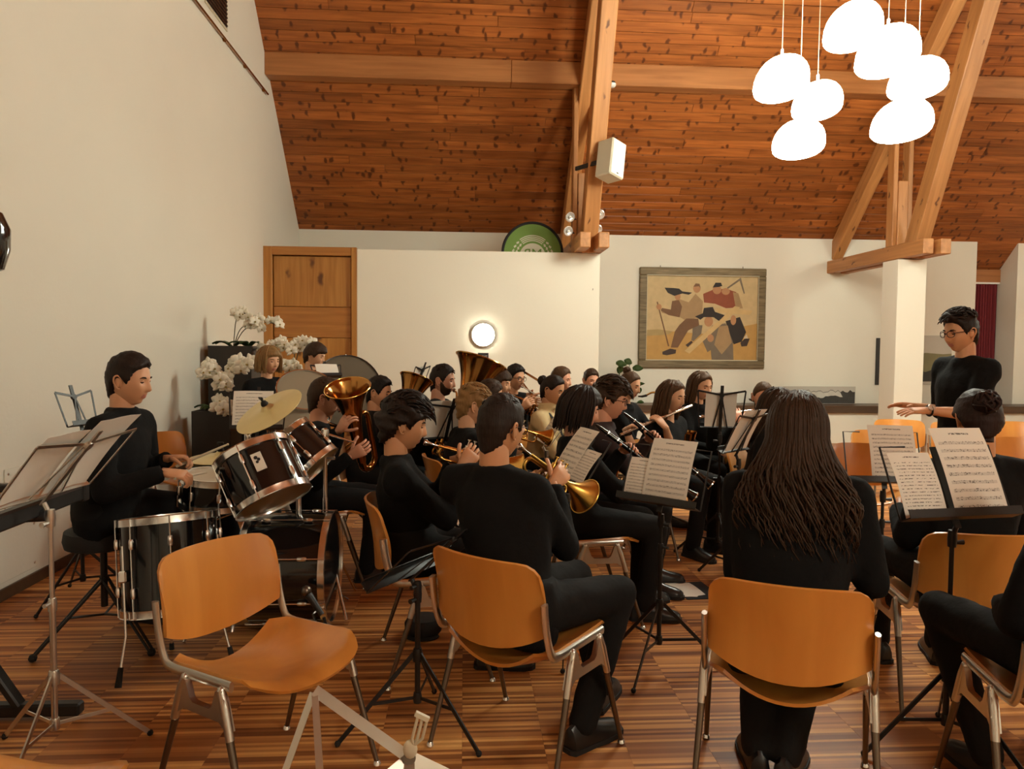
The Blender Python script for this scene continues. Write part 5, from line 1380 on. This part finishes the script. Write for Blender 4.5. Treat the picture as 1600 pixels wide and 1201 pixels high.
for k in range(3):
    a = math.radians(-125+120*k); x, y = .222*math.cos(a), .222*math.sin(a)
    MB().tube([(x, y, .10), (x, y, -.28), (x*1.16, y*1.16, -.445)], .006, 8).build('leg', 'chrome', t)
    MB().box((x, y, -.03), (.035, .035, .05), bevel=.006).build('leg_bracket', 'chrome', t)
    MB().tube([(x*1.12, y*1.12, -.40), (x*1.19, y*1.19, -.478)], [.011, .015], 8).build('rubber_foot', 'rubber', t)
t, M4 = drum('rack_tom', at(411, 744, 3.62), V(-.46, .30, .84), .178, .255, 'large black rack tom with a white badge tilted over the bass drum', 6)
Ri = M4.to_3x3().inverted(); q = Ri @ V(.33, -.94, .10); aa = math.atan2(q.y, q.x); rr_ = .1795
R3 = Matrix((V(-math.sin(aa), math.cos(aa), 0), V(0, 0, 1), V(math.cos(aa), math.sin(aa), 0))).transposed()
bd = MB().box(V(math.cos(aa)*rr_, math.sin(aa)*rr_, .025), (.048, .088, .004), R3, bevel=.001).build('badge', 'paper', t)
for dx, dz, sx in ((-.006, .022, .009), (.004, .010, .008), (-.006, .0, .007)):
    MB().lathe([(sx, 0), (sx, .0012)], V(math.cos(aa)*(rr_+.002), math.sin(aa)*(rr_+.002), .025+dz)+V(-math.sin(aa), math.cos(aa), 0)*dx, V(math.cos(aa), math.sin(aa), 0), 8).build('badge_mark', 'black_metal', bd)
t, M4 = drum('rack_tom', at(470, 708, 4.12), V(-.72, .14, .68), .150, .22, 'smaller black rack tom facing away behind the first one', 6)
t, M4 = drum('snare_drum', (-1.27, 3.86, .715), V(.08, -.05, 1), .165, .14, 'black snare drum between the drummer and the toms', 8)
for k in range(3):
    a = 2.1*k+.4; MB().tube([(0, 0, -.46), (.26*math.cos(a), .26*math.sin(a), -.70)], .009, 8).build('stand_leg', 'chrome', t)
    MB().tube([(0, 0, -.16), (.15*math.cos(a+1), .15*math.sin(a+1), -.09)], .006, 6).build('basket_arm', 'chrome', t)
MB().tube([(0, 0, -.09), (0, 0, -.60)], .012, 8).build('stand_pole', 'chrome', t)
t, M4 = drum('bass_drum', (-.885, 3.86, .315), V(-1, 0, 0), .275, .40, 'black bass drum lying on its side with chrome hoops', 8, bot_m='black_gloss')
for sx in (-1, 1):
    MB().tube([(.27*sx*.7, 0, -.12), (.27*sx*.7, 0, -.12)], .001, 6) if False else None
for yy in (-1, 1):
    o = MB().tube([M4.inverted() @ V(-.74, 3.86+.20*yy, .13), M4.inverted() @ V(-.66, 3.86+.36*yy, .012)], .008, 8).build('spur', 'chrome', t)
MB().tube([M4.inverted() @ V(-.86, 3.90, .58), M4.inverted() @ V(-.86, 3.90, .84)], .014, 10).build('tom_post', 'chrome', t)
for p_, q_ in ((at(440, 742, 3.75), V(-.86, 3.90, .80)), (at(480, 722, 4.05), V(-.86, 3.90, .82))):
    MB().tube([M4.inverted() @ q_, M4.inverted() @ p_], .010, 8).build('tom_arm', 'chrome', t)
MB().ball(M4.inverted() @ V(-.86, 3.90, .82), .026, 10).build('tom_clamp', 'chrome', t)
def cymbal(name, c, n, r, label, hub_to, base, mname='cymbal_bronze', double=False):
    t = empty(name, (base[0], base[1], 0), label=label, cat='cymbal'); o = V(base[0], base[1], 0); c = Vector(c)-o; n = Vector(n).normalized()
    cy = MB().lathe([(0, .026), (r*.12, .022), (r*.19, .006), (r*.22, .003), (r*.6, -.006), (r, -.016), (r, -.0175), (r*.6, -.0075), (r*.22, .0012), (r*.18, .0045), (r*.11, .020), (0, .024)], c, n, 40).build('cymbal_disc', mname, t, sharp=60)
    if double: MB().lathe([(r, .0), (r*.6, -.010), (r*.22, -.018), (r*.15, -.03), (0, -.034)], c-n*.030, n, 40).build('cymbal_disc', mname, t)
    MB().lathe([(.018, .024), (.020, .030), (.014, .045), (.006, .05), (.006, .065)], c, n, 12).build('felt', 'black_matte', t)
    MB().box(c+n*.068, (.035, .008, .016), frame(n), bevel=.003).build('wing_nut', 'black_metal', t)
    h = Vector(hub_to)-o
    MB().tube([c-n*.02, lerp(c, h, .5)-n*.01, h], .0065, 8).build('tilter_rod', 'chrome', t)
    MB().lathe([(.012, -.03), (.018, -.02), (.018, .02), (.012, .03)], h, n=10).build('joint', 'chrome', t)
    MB().tube([h, V(0, 0, .55), V(0, 0, .22)], .0115, 10).build('pole', 'chrome', t)
    MB().tube([V(0, 0, .60), V(0, 0, .20)], .014, 10).build('lower_pole', 'chrome', t)
    for k in range(3):
        a = 2.09*k+.5; MB().tube([(0, 0, .42), (.27*math.cos(a), .27*math.sin(a), .015)], .008, 8).build('leg', 'chrome', t)
    return t
c_ = at(418, 638, 3.95); cymbal('crash_cymbal', c_, V(-.40, -.42, .82), .188, 'crash cymbal tilted above the toms with a black wing nut', c_+V(-.12, .06, -.16), (c_.x-.12, c_.y+.06))
c_ = at(345, 711, 4.20); cymbal('hi_hat', c_, V(0, -.06, 1), .175, 'pair of hi-hat cymbals left of the rack toms', c_+V(0, 0, -.10), (c_.x, c_.y), double=True)
# boom stand without cymbal
p = at(508, 676, 4.12); t = empty('boom_stand', (p.x, p.y, 0), label='chrome boom stand with a long rod beside the second tom', cat='stand'); z_ = p.z
MB().tube([(0, 0, .2), (0, 0, z_-.06)], .0115, 10).build('pole', 'chrome', t); MB().tube([(0, 0, .18), (0, 0, .62)], .0145, 10).build('lower_pole', 'chrome', t)
MB().lathe([(.013, -.09), (.020, -.05), (.024, -.01), (.020, .02), (.012, .026)], (0, 0, z_), n=12).build('joint', 'chrome', t)
MB().tube([at(459, 661, 4.12)-V(p.x, p.y, 0), at(553, 691, 4.12)-V(p.x, p.y, 0)], .006, 8).build('boom_rod', 'chrome', t)
MB().box((.03, 0, z_-.14), (.05, .012, .02), bevel=.004).build('wing_screw', 'chrome', t)
for k in range(3):
    a = 2.09*k+1.1; MB().tube([(0, 0, .44), (.28*math.cos(a), .28*math.sin(a), .015)], .008, 8).build('leg', 'chrome', t)
# microphone at the bass drum
p = at(478, 923, 3.50); q = at(506, 964, 3.46)
t = empty('microphone', (q.x, q.y, 0), label='small black microphone on a short stand aimed at the bass drum', cat='microphone'); o_ = V(q.x, q.y, 0)
MB().ball(p-o_, .026, 14).build('grille_ball', 'leg_steel', t); MB().tube([p-o_+(q-p)*.15, p-o_+(q-p)*.9], [.019, .012], 12).build('handle', 'black_metal', t)
MB().tube([q-o_, V(.02, .0, .10), V(.02, 0, .01)], .008, 8).build('stem', 'black_metal', t); MB().lathe([(.09, 0), (.09, .01), (.02, .02)], (.02, 0, 0), n=20).build('base', 'black_metal', t)
# throne
t = empty('drum_throne', (-1.72, 3.62, 0), label='round black drum stool under the drummer', cat='stool')
MB().lathe([(.13, .49), (.165, .50), (.172, .53), (.165, .575), (.13, .59), (0, .592)], n=28).build('seat', 'black_matte', t)
MB().tube([(0, 0, .20), (0, 0, .50)], .016, 10).build('pole', 'black_metal', t)
for k in range(3):
    a = math.radians(215+120*k); c_, s_ = math.cos(a), math.sin(a)
    for off in (-.016, .016): MB().tube([(-s_*off, c_*off, .34), (.29*c_-s_*off*.6, .29*s_+c_*off*.6, .03)], .007, 6).build('leg', 'black_metal', t)
    MB().tube([(0, 0, .16), (.16*c_, .16*s_, .175)], .006, 6).build('brace', 'black_metal', t)
    MB().ball((.295*c_, .295*s_, .02), .02, 8).build('rubber_foot', 'rubber', t)
# percussion further back
p = at(536, 612, 7.25); t, M4 = drum('concert_bass_drum', p, V(.35, -.93, .12), .33, .34, 'large concert bass drum with a brown skin in front of the door', 10, 'black_gloss', 'calf_head', 'calf_head', 'black_gloss')
for yy in (-1, 1): MB().tube([M4.inverted() @ (p+V(.34*yy, .05, .0)), M4.inverted() @ V(p.x+.36*yy, p.y+.1, .01)], .012, 8).build('stand_leg', 'black_metal', t)
p = at(476, 626, 5.55); t, M4 = drum('concert_tom', p, V(.22, -.62, .75), .20, .22, 'pale headed concert tom on a stand beside the orchids', 8, top_m='grey_head')
MB().tube([M4.inverted() @ p, M4.inverted() @ V(p.x-.02, p.y+.06, .02)], .014, 8).build('stand_pole', 'chrome', t)
for k in range(3): MB().tube([M4.inverted() @ V(p.x-.02, p.y+.06, .35), M4.inverted() @ V(p.x-.02+.26*math.cos(2.1*k), p.y+.06+.26*math.sin(2.1*k), .01)], .009, 6).build('stand_leg', 'chrome', t)
p = at(462, 668, 5.35); t, M4 = drum('concert_tom', p, V(.1, -.5, .86), .19, .22, 'second pale headed concert tom lower behind the crash cymbal', 8, top_m='grey_head')
for k in range(3): MB().tube([M4.inverted() @ (p+V(.1*math.cos(2.1*k), .1*math.sin(2.1*k), -.1)), M4.inverted() @ V(p.x+.26*math.cos(2.1*k), p.y+.26*math.sin(2.1*k), .01)], .009, 6).build('stand_leg', 'chrome', t)

# mallet instrument at the left edge
t = empty('xylophone', (-1.95, 2.3, 0), label='black framed mallet instrument with metal bars at the left edge', cat='xylophone')
for k in range(17):
    L_ = .56-.012*k; MB().box((-.02, -.78+.085*k, .905), (L_, .058, .014), bevel=.003).build('tone_bar', 'leg_steel', t)
for xx in (-.33, .30): MB().box((xx+.12*(1 if xx > 0 else 0), 0, .865), (.045, 1.5, .06), bevel=.008).build('side_rail', 'black_metal', t)
MB().box((0.05, .735, .865), (.80, .04, .07), bevel=.006).build('end_rail', 'black_metal', t); MB().box((0.05, -.80, .865), (.80, .04, .07), bevel=.006).build('end_rail', 'black_metal', t)
MB().lathe([(.0, -.05), (.022, -.045), (.022, .045), (0, .05)], (.41, .42, .84), (1, .25, 0), 12).build('knob', 'black_matte', t)
MB().bar((-.38, .62, .04), (.47, .62, .04), .05, .05, bevel=.008).build('floor_bar', 'black_metal', t); MB().bar((-.38, -.62, .04), (.47, -.62, .04), .05, .05, bevel=.008).build('floor_bar', 'black_metal', t)
for yy in (-.62, .62):
    MB().bar((.24, yy, .05), (-.02, yy, .46), .03, .05, (0, 1, 0), bevel=.006).build('leg', 'black_metal', t); MB().bar((-.28, yy, .05), (-.02, yy, .46), .03, .05, (0, 1, 0), bevel=.006).build('leg', 'black_metal', t)
    MB().bar((-.02, yy, .44), (.02, yy, .86), .05, .06, (0, 1, 0), bevel=.006).build('upright', 'black_metal', t)
MB().box((-.13, .45, .52), (.55, .30, .03), bevel=.006).build('tray', 'black_metal', t)

# ------------------------------------------------------------------ music stands and sheets
def stand(x, y, zd, ang, label, tilt=20, m='black_metal', kind='wire', base_a=30., w_=.46, hh=.27):
    t = empty('music_stand', (x, y, 0), label=label, cat='music stand')
    n = dirv(ang); r = V(n.y, -n.x, 0)*-1
    r = (-n).cross(V(0, 0, 1)).normalized()                     # reader's right
    ti = math.radians(tilt); u = V(0, 0, 1)*math.cos(ti)-n*math.sin(ti); fn = n*math.cos(ti)+V(0, 0, 1)*math.sin(ti)
    o = V(0, 0, zd)+n*.02
    h_ = hh
    P = lambda a, b, c=0: o+r*a+u*b+fn*c
    k = w_/2
    def strip(a, b, wd=.013, nm='desk_strip'): MB().bar(a, b, wd, .003, fn).build(nm, m, t)
    if kind == 'wire':
        MB().bar(P(-k, .0, .02), P(k, .0, .02), .004, .045, fn).build('shelf', m, t); MB().bar(P(-k, .012, .042), P(k, .012, .042), .024, .003, fn).build('shelf_lip', m, t)
        strip(P(-k, .0), P(-k-.02, h_), .010); strip(P(k, .0), P(k+.02, h_), .010)
        strip(P(-k-.02, h_), P(0, h_-.03)); strip(P(k+.02, h_), P(0, h_-.03)); strip(P(-k*.35, 0), P(0, h_-.03), .009); strip(P(k*.35, 0), P(0, h_-.03), .009)
        MB().bar(P(0, -.03, -.01), P(0, h_+.04, -.01), .022, .006, fn).build('desk_spine', m, t)
        MB().lathe([(.016, -.008), (.016, .008)], P(0, h_-.03, -.008), fn, 12).build('pivot', m, t)
    else:
        MB().bar(P(-k, h_*.35+.0), P(k, h_*.35), .19, .004, fn, bevel=.001).build('desk_plate', m, t) if kind == 'plate' else None
        MB().bar(P(-k, 0, .025), P(k, 0, .025), .004, .055, fn).build('shelf', m, t); MB().bar(P(-k, .014, .052), P(k, .014, .052), .028, .003, fn).build('shelf_lip', m, t)
        MB().tube([P(-k, .0), P(-k, h_), P(-k*.55, h_)], .004, 6).build('desk_wire', m, t); MB().tube([P(k, .0), P(k, h_), P(k*.55, h_)], .004, 6).build('desk_wire', m, t)
        MB().bar(P(0, -.03, -.01), P(0, h_, -.01), .026, .006, fn).build('desk_spine', m, t)
    MB().tube([P(0, -.02, -.012), V(0, 0, zd-.07)], .009, 8).build('tilt_arm', m, t)
    MB().lathe([(.014, -.03), (.016, 0), (.014, .03)], (0, 0, zd-.075), n=10).build('tilt_joint', m, t); MB().tube([V(0, 0, zd-.09), V(0, 0, zd-.09)+r*.045], [.005, .010], 8).build('tilt_knob', m, t)
    MB().tube([(0, 0, zd-.06), (0, 0, .45)], .0080, 10).build('upper_pole', m, t); MB().tube([(0, 0, .55), (0, 0, .12)], .0105, 10).build('lower_pole', m, t)
    MB().tube([V(0, 0, .56), V(0, 0, .56)+r*.04], [.005, .008], 8).build('clamp_screw', m, t); MB().lathe([(.014, .53), (.015, .56), (.012, .575)], n=10).build('collar', m, t)
    MB().lathe([(.018, .27), (.02, .30), (.015, .32)], n=10).build('hub', m, t); MB().lathe([(.015, .11), (.018, .13), (.014, .15)], n=10).build('hub', m, t)
    for q in range(3):
        a = math.radians(base_a+120*q); c_, s_ = math.cos(a), math.sin(a)
        lg = MB().bar((0.015*c_, .015*s_, .30), (.30*c_, .30*s_, .012), .016, .006, (-s_, c_, 0)).build('leg', m, t)
        MB().bar((0.012*c_, .012*s_, .13), (.17*c_, .17*s_, .135), .012, .004, (-s_, c_, 0)).build('leg_brace', m, t)
        MB().ball((.30*c_, .30*s_, .012), .012, 8).build('rubber_foot', 'rubber', lg)
    return t, (V(x, y, 0)+o, r, u, fn)
def sheet(fr, off, label, mname='music_0', w_=.21, h_=.297, lift=.006, rot=0., up0=.006):
    o, r, u, fn = fr; nr, nc = 7, 5; rows = []
    cr, sr = math.cos(math.radians(rot)), math.sin(math.radians(rot))
    for i in range(nr):
        row = []
        for j in range(nc):
            a, b = -w_/2+w_*j/(nc-1), h_*i/(nr-1); c = lift+.010*math.sin(i/(nr-1)*2.2)-.012*(i/(nr-1))**3+.004*math.sin(j*1.3)
            a, b = a*cr-b*sr, a*sr+b*cr
            row.append(o+r*(off+a)+u*(up0+b)+fn*c)
        rows.append(row)
    mb = MB().slab(rows, .0006); nf = (nr-1)*(nc-1)*2
    loc = o+r*off
    mb.v = [(p[0]-loc.x, p[1]-loc.y, p[2]-loc.z) for p in mb.v]
    mb.m = [0 if (k < nf and k % 2 == 1) else 1 for k in range(len(mb.f))]
    ob = mb.build('sheet_music', [mname, 'paper'], None, loc)
    uv = ob.data.uv_layers.new(name='UVMap')
    N = nr*nc
    for lp in ob.data.loops:
        k = lp.vertex_index % N; uv.data[lp.index].uv = ((k % nc)/(nc-1), (k//nc)/(nr-1))
    return tag(ob, label, 'sheet music', 'sheets of music on the stands')
t, fr = stand(.895, 3.27, .755, 226, 'black music stand with two sheets in the centre beside the clarinet players', 22, kind='frame', base_a=-5, w_=.40)
sheet(fr, -.115, 'smaller sheet of music half covered on the centre music stand', 'music_1', .15, .20, .004); sheet(fr, .02, 'large sheet of music standing on the centre music stand', 'music_0', .22, .30, .012)
t, fr = stand(.50, 3.52, .80, 196, 'black music stand in front of the flugelhorn player', 34, kind='frame', base_a=20, w_=.40)
sheet(fr, -.06, 'narrow sheet of music slanting behind the flugelhorn player', 'music_2', .21, .30, .012); sheet(fr, .10, 'short sheet of music tucked behind the slanting one', 'music_1', .15, .20, .005)
t, fr = stand(-.17, 2.76, .60, 146, 'empty black music stand tilted flat beside the empty chair', 48, kind='wire', base_a=80, w_=.52)
t, fr = stand(2.20, 3.72, .77, 262, 'black music stand with one sheet in front of the conductor', 18, kind='frame', base_a=-20, w_=.38)
sheet(fr, .05, 'sheet of music on the stand in front of the conductor', 'music_1', .235, .30, .012)
sheet(fr, -.14, 'narrow white card lying in the tray of the stand before the conductor', 'paper', .10, .02, .012)
t, fr = stand(1.74, 2.50, .865, -82, 'black music stand with two sheets at the right edge', 26, kind='frame', base_a=60, w_=.46)
sheet(fr, -.125, 'printed text sheet on the stand at the right edge', 'text_sheet', .175, .24, .008); sheet(fr, .10, 'large sheet of music on the stand at the right edge', 'music_2', .225, .33, .014)
t, fr = stand(-1.42, 2.62, .93, 172, 'bare metal music stand at the left seen from behind its sheets', 40, m='aluminium', base_a=-90, w_=.48)
sheet(fr, -.10, 'large sheet leaning on the metal stand at the left', 'music_0', .24, .34, .008); sheet(fr, .13, 'second sheet lower on the metal stand at the left', 'music_1', .21, .297, .010)
t, fr = stand(-2.16, 4.30, 1.00, -20, 'empty dark wire music stand behind the drummer', 18, base_a=10, w_=.20, hh=.20)
t, fr = stand(1.78, 5.02, .915, 78, 'black wire music stand seen from behind left of the flute player', 14, base_a=30, w_=.28)
sheet(fr, .0, 'sheet seen from behind on the stand below the painting', 'music_0', .21, .25, .010)
t, fr = stand(1.70, 4.45, .83, 128, 'black wire music stand seen from behind beside the nearest seated person', 28, base_a=0, w_=.32)
sheet(fr, .0, 'sheet seen from behind beside the nearest seated person', 'music_2', .25, .29, .010)
t, fr = stand(.57, 5.05, .80, 186, 'music stand seen edge-on in front of the cream turtleneck', 35, m='aluminium', base_a=40, w_=.34)
sheet(fr, 0, 'sheet seen edge-on in front of the cream turtleneck', 'music_0', .28, .30, .010)
t, fr = stand(-.12, 5.02, .84, 120, 'black wire music stand of the tuba player', 24, base_a=0, w_=.34)
sheet(fr, -.09, 'left sheet on the stand of the tuba player', 'music_1', .20, .28, .010); sheet(fr, .11, 'right sheet on the stand of the tuba player', 'music_2', .20, .28, .012)
t, fr = stand(-1.40, 5.10, .89, -82, 'black music stand behind the crash cymbal', 22, base_a=0, w_=.34)
sheet(fr, -.03, 'sheet of drum music behind the crash cymbal', 'music_0', .26, .27, .010)
t, fr = stand(-1.14, 6.25, 1.20, -60, 'black music stand with a small sheet before the wooden door', 30, base_a=0, w_=.22, hh=.12)
sheet(fr, 0, 'small white sheet before the wooden door', 'paper', .19, .12, .010)
t, fr = stand(-.40, 6.05, 1.05, 160, 'black wire music stand behind the tenor horn', 20, base_a=0, w_=.26)
sheet(fr, 0, 'sheet whose corner shows above the tenor horn', 'music_1', .20, .26, .010)
# folded metal desk close to the camera
A = at(492, 1078, 1.66); H_ = at(640, 1184, 1.60); o_ = V(H_.x, H_.y, 0)
t = empty('music_stand', o_, label='folding bare metal music stand cut off by the bottom edge', cat='music stand')
def st(a, b, w_, nm='desk_strip', m='aluminium', up=(0, -1, .6)): MB().bar(a-o_, b-o_, w_, .004, up).build(nm, m, t)
st(A, H_, .024); st(A+V(.0, 0, -.006), at(503, 1262, 1.48), .015); st(A+V(-.004, 0, -.006), at(425, 1262, 1.60), .015)
st(H_, at(560, 1250, 1.52), .024); st(H_, at(720, 1222, 1.62), .030); st(H_, at(640, 1262, 1.5), .022)
MB().tube([H_-o_+V(0, 0, -.03), V(0, 0, .12)], .010, 10).build('pole', 'aluminium', t); MB().lathe([(.014, -.012), (.014, .012)], H_-o_, V(0, -1, .5), 12).build('pivot', 'leg_steel', t)
for q in range(3):
    a = 2.09*q+.5; MB().bar((0, 0, .30), (.28*math.cos(a), .28*math.sin(a), .012), .016, .005).build('leg', 'aluminium', t)
B0, B1 = at(646, 1165, 1.58), at(660, 1118, 1.57)
MB().ball(at(641, 1170, 1.58)-o_, (.016, .006, .022), 12).build('page_clip', 'cream_plastic', t)
for k in range(3):
    q_ = at(652+8*(k-1), 1150, 1.575); e_ = at(660+7*(k-1), 1122+3*(k-1), 1.57)
    MB().tube([B0-o_, q_-o_+V(0, 0, -.005), e_-o_], .0035, 6).build('page_clip', 'cream_plastic', t)
MB().bar(at(649, 1114, 1.57)-o_, at(670, 1124, 1.57)-o_, .010, .010).build('page_clip', 'cream_plastic', t)

# ------------------------------------------------------------------ plants
def flower_mesh():
    mb = MB()
    for k, (a, ln, wd) in enumerate(((90, 1., .62), (210, .95, .6), (330, .95, .6), (20, .95, 1.0), (160, .95, 1.0))):
        a = math.radians(a); d = V(math.cos(a), 0, math.sin(a)); s_ = V(-d.z, 0, d.x); rows = []
        for i in range(5):
            t = i/4; w_ = wd*.5*math.sin(math.pi*(.12+.85*t))**.8
            rows.append([d*(ln*t*.95)+s_*(w_*q)+V(0, -.16*t*(1-t)*2+.14*q*q*(1 if wd < .8 else .6)-(.02 if wd > .8 else 0), 0) for q in (-1, -.5, 0, .5, 1)])
        mb.slab(rows, .02)
    mb.ball((0, -.12, -.02), (.13, .16, .13), 8, 1)
    return mb.mesh('orchid_flower', ['petal', 'petal_heart'])
FLM = flower_mesh()
rp_ = random.Random(11)
def orchid(pos, sprays, label, sc=.062):
    pos = Vector(pos); t = empty('orchid', pos, label=label, cat='orchid')
    for k in range(5):
        a = rp_.uniform(0, 6.28); d = V(math.cos(a), math.sin(a), 0); s_ = V(-d.y, d.x, 0); rows = []
        for i in range(6):
            q = i/5; rows.append([d*(.20*q)+s_*(.035*w_*math.sin(math.pi*(.1+.85*q)))+V(0, 0, .07*math.sin(q*2.4)+.012*abs(w_)) for w_ in (-1, 0, 1)])
        MB().slab(rows, .004).build('leaf', 'leaf', t)
    for tip, n in sprays:
        n += 3; tip = Vector(tip)-pos; mid = V(tip.x*.25, tip.y*.3, tip.z*.8)
        path = spline([(0, 0, 0), mid, lerp(mid, tip, .55)+V(0, 0, .05), tip], 6); MB().tube(path, .0045, 6).build('stem', 'orchid_stem', t)
        for k in range(n):
            q = path[int(lerp(len(path)*.50, len(path)-1, k/max(1, n-1)))]+V(rp_.uniform(-.05, .05), rp_.uniform(-.05, .02), rp_.uniform(-.05, .045))
            o = bpy.data.objects.new('flower', FLM); COL.objects.link(o); o.parent = t; o.location = q
            s_ = sc*rp_.uniform(.85, 1.15); o.scale = (s_, s_, s_); o.rotation_euler = (rp_.uniform(-.4, .3), rp_.uniform(-.4, .4), rp_.uniform(-.5, .7))
    return t
def planter(x, y, w_, h_, label):
    t = empty('planter', (x, y, 0), label=label, cat='planter')
    k = w_/2
    for c_, s_ in (((0, -k+.008, h_/2), (w_, .016, h_)), ((0, k-.008, h_/2), (w_, .016, h_)), ((-k+.008, 0, h_/2), (.016, w_-.032, h_)), ((k-.008, 0, h_/2), (.016, w_-.032, h_))):
        MB().box(c_, s_, bevel=.002).build('side_board', 'planter_black', t)
    MB().box((0, 0, h_-.04), (w_-.034, w_-.034, .03)).build('soil_bed', 'soil', t)
    return t
planter(-2.32, 7.70, .42, 1.46, 'tall black planter against the left wall'); planter(-2.27, 6.95, .34, .87, 'lower black planter in front of the tall one by the wall'); planter(-1.72, 7.55, .36, 1.02, 'black planter below the door behind the two standing persons')
orchid((-2.34, 7.68, 1.43), [(at(383, 490, 7.55), 6), (at(408, 508, 7.5), 5), (at(436, 508, 7.5), 6)], 'white orchid in the tall black planter')
orchid((-2.20, 7.72, 1.43), [(at(436, 548, 7.45), 7), (at(452, 545, 7.4), 6)], 'white orchid arching from the tall planter over the door')
orchid((-2.27, 6.93, .84), [(at(328, 578, 6.8), 6), (at(355, 600, 6.75), 7), (at(385, 572, 6.8), 7), (at(352, 640, 6.7), 6)], 'white orchid with big blooms in the lower planter', .078)
orchid((-1.72, 7.55, .99), [(at(470, 540, 7.5), 6), (at(490, 538, 7.45), 6), (at(448, 575, 7.45), 6), (at(460, 580, 7.4), 5)], 'white orchid in the planter behind the two standing persons')
# green plant on the sill
p = V(2.47, 11.52, .60)
t = empty('potted_plant', p, label='green plant with large leaves in a pot on the dark sill left of the painting', cat='plant')
MB().lathe([(.09, 0), (.12, .19), (.125, .20), (.11, .20), (.105, .17), (0, .17)], n=24).build('pot', 'planter_black', t)
for k, (x, y) in enumerate(((966, 567), (968, 580), (985, 566), (972, 600), (960, 598), (992, 575), (1000, 612), (1004, 628), (962, 618), (945, 590), (998, 600))):
    q = at(x, y, 11.45+.06*(k % 3))-p; MB().tube(spline([(0, 0, .15), (q.x*.5, q.y*.5, q.z*.6), q], 5), .005, 6).build('stem', 'leaf', t)
    rows = []; a = k*1.3; d = V(math.cos(a)*.8, -.3, math.sin(a)*.8).normalized(); s_ = d.cross(V(0, -1, .3)).normalized(); L_ = .17 if k < 6 else .13
    for i in range(7):
        f = i/6; rows.append([q+d*(L_*(f-.2))+s_*(.055*w_*math.sin(math.pi*(.08+.9*f))*(1 if k < 6 else .5))+V(0, .02*abs(w_), -.03*f*f) for w_ in (-1, -.5, 0, .5, 1)])
    MB().slab(rows, .003).build('leaf', 'leaf', t)
# bowl on the sill
p = V(4.75, 11.5, .60); t = empty('fruit_bowl', p, label='shallow dark bowl on the sill under the painting', cat='bowl')
MB().lathe([(.07, 0), (.10, .02), (.20, .07), (.21, .09), (.195, .085), (.09, .035), (0, .03)], n=28).build('bowl_body', 'dark_sill', t)
for k in range(5): MB().tube(spline([(.1*math.cos(k), .1*math.sin(k), .04), (.15*math.cos(k+.4), .1*math.sin(k+.4), .11), (-.2+.1*k, -.05, .12)], 4), .012, 6).build('dried_twig', 'old_frame', t)

# ------------------------------------------------------------------ small things
p = V(-.20, 3.72, 0); t = empty('flat_cap', p, label='black cap lying on the floor under the trumpeter', cat='cap')
MB().lathe([(.075, 0), (.092, .02), (.096, .06), (.080, .085), (0, .092)], n=24).build('crown', 'black_matte', t)
MB().slab([[V(.085*math.cos(a)*(1+.35*f*max(0, math.sin(a*1.0+3.3))), .085*math.sin(a)*(1+.35*f), .012-.004*f) for a in [-2.6+2.1*k/10 for k in range(11)]] for f in (0, .5, 1)], .004).build('peak', 'black_matte', t)
def floor_sheet(x, y, a, label, h=.0):
    o = V(x, y, .004+h); r = dirv(a); fr = (o, r, V(-r.y, r.x, 0), V(0, 0, 1)); return sheet(fr, 0, label, 'paper', .21, .297, .0005)
floor_sheet(1.34, 4.20, 8, 'white sheet lying on the floor beside the clarinet players'); 
t = MB().box((1.40, 4.33, .002), (.22, .31, .003), Matrix.Rotation(.1, 3, 'Z'), bevel=.001).build('paper_folder', 'cloth_navy'); tag(t, 'dark folder under the white sheet on the floor', 'folder')
# things on the chair at the right
p = V(3.47, 5.83, .47); rows = []
for i in range(13):
    row = []
    for j in range(13):
        a, b = -.21+.035*j, -.20+.034*i
        row.append(p+V(a, b, .02+.022*math.sin(i*.9+j*.5)+.018*math.sin(j*1.1-i*.4)-.35*max(0, abs(a)-.17)))
    rows.append(row)
o = MB().slab(rows, .006).build('cloth_bag', 'cloth_white'); tag(o, 'crumpled white cloth on the seat of an empty chair', 'cloth')
t = empty('metal_clip', at(1382, 706, 5.7), label='square silver buckle part on the white cloth chair', cat='buckle')
for a, b in (((-.035, 0, -.05), (-.02, 0, .05)), ((.035, 0, -.05), (.05, 0, .05)), ((-.035, 0, -.05), (.035, 0, -.05)), ((-.02, 0, .05), (.05, 0, .05))): MB().bar(a, b, .018, .012).build('buckle_bar', 'silver', t)
t = MB().tube([at(1326, 738, 3.66)+V(0, 0, .02), at(1350, 736, 3.66)+V(0, 0, .02)], .006, 8)
# watches, straps
def watch(parent, c, axis, m='black_metal', face='glass_bulb', fdir=None):
    o = Vector(parent.location); c = Vector(c)-o; R = frame(axis)
    MB().tube([c+R @ V(.033*math.cos(a), .027*math.sin(a), 0) for a in [2*math.pi*k/20 for k in range(20)]], .010, 8, closed=True, flat=(.35, 1)).build('watch_strap', m, parent)
    f = Vector(fdir).normalized(); MB().lathe([(.021, 0), (.022, .006), (.018, .011), (0, .012)], c+f*.026, f, 18).build('watch_face', face, parent)
watch(cond, at(1448, 641, 4.16)+V(.015, 0, 0), V(1, 0, 0), fdir=V(.0, -.75, .65))
watch(fl_root, lerp(fl_w[0], fl_w[1], .12), fl_w[0]-fl_w[1], face='black_gloss', fdir=V(.2, -.9, .3))
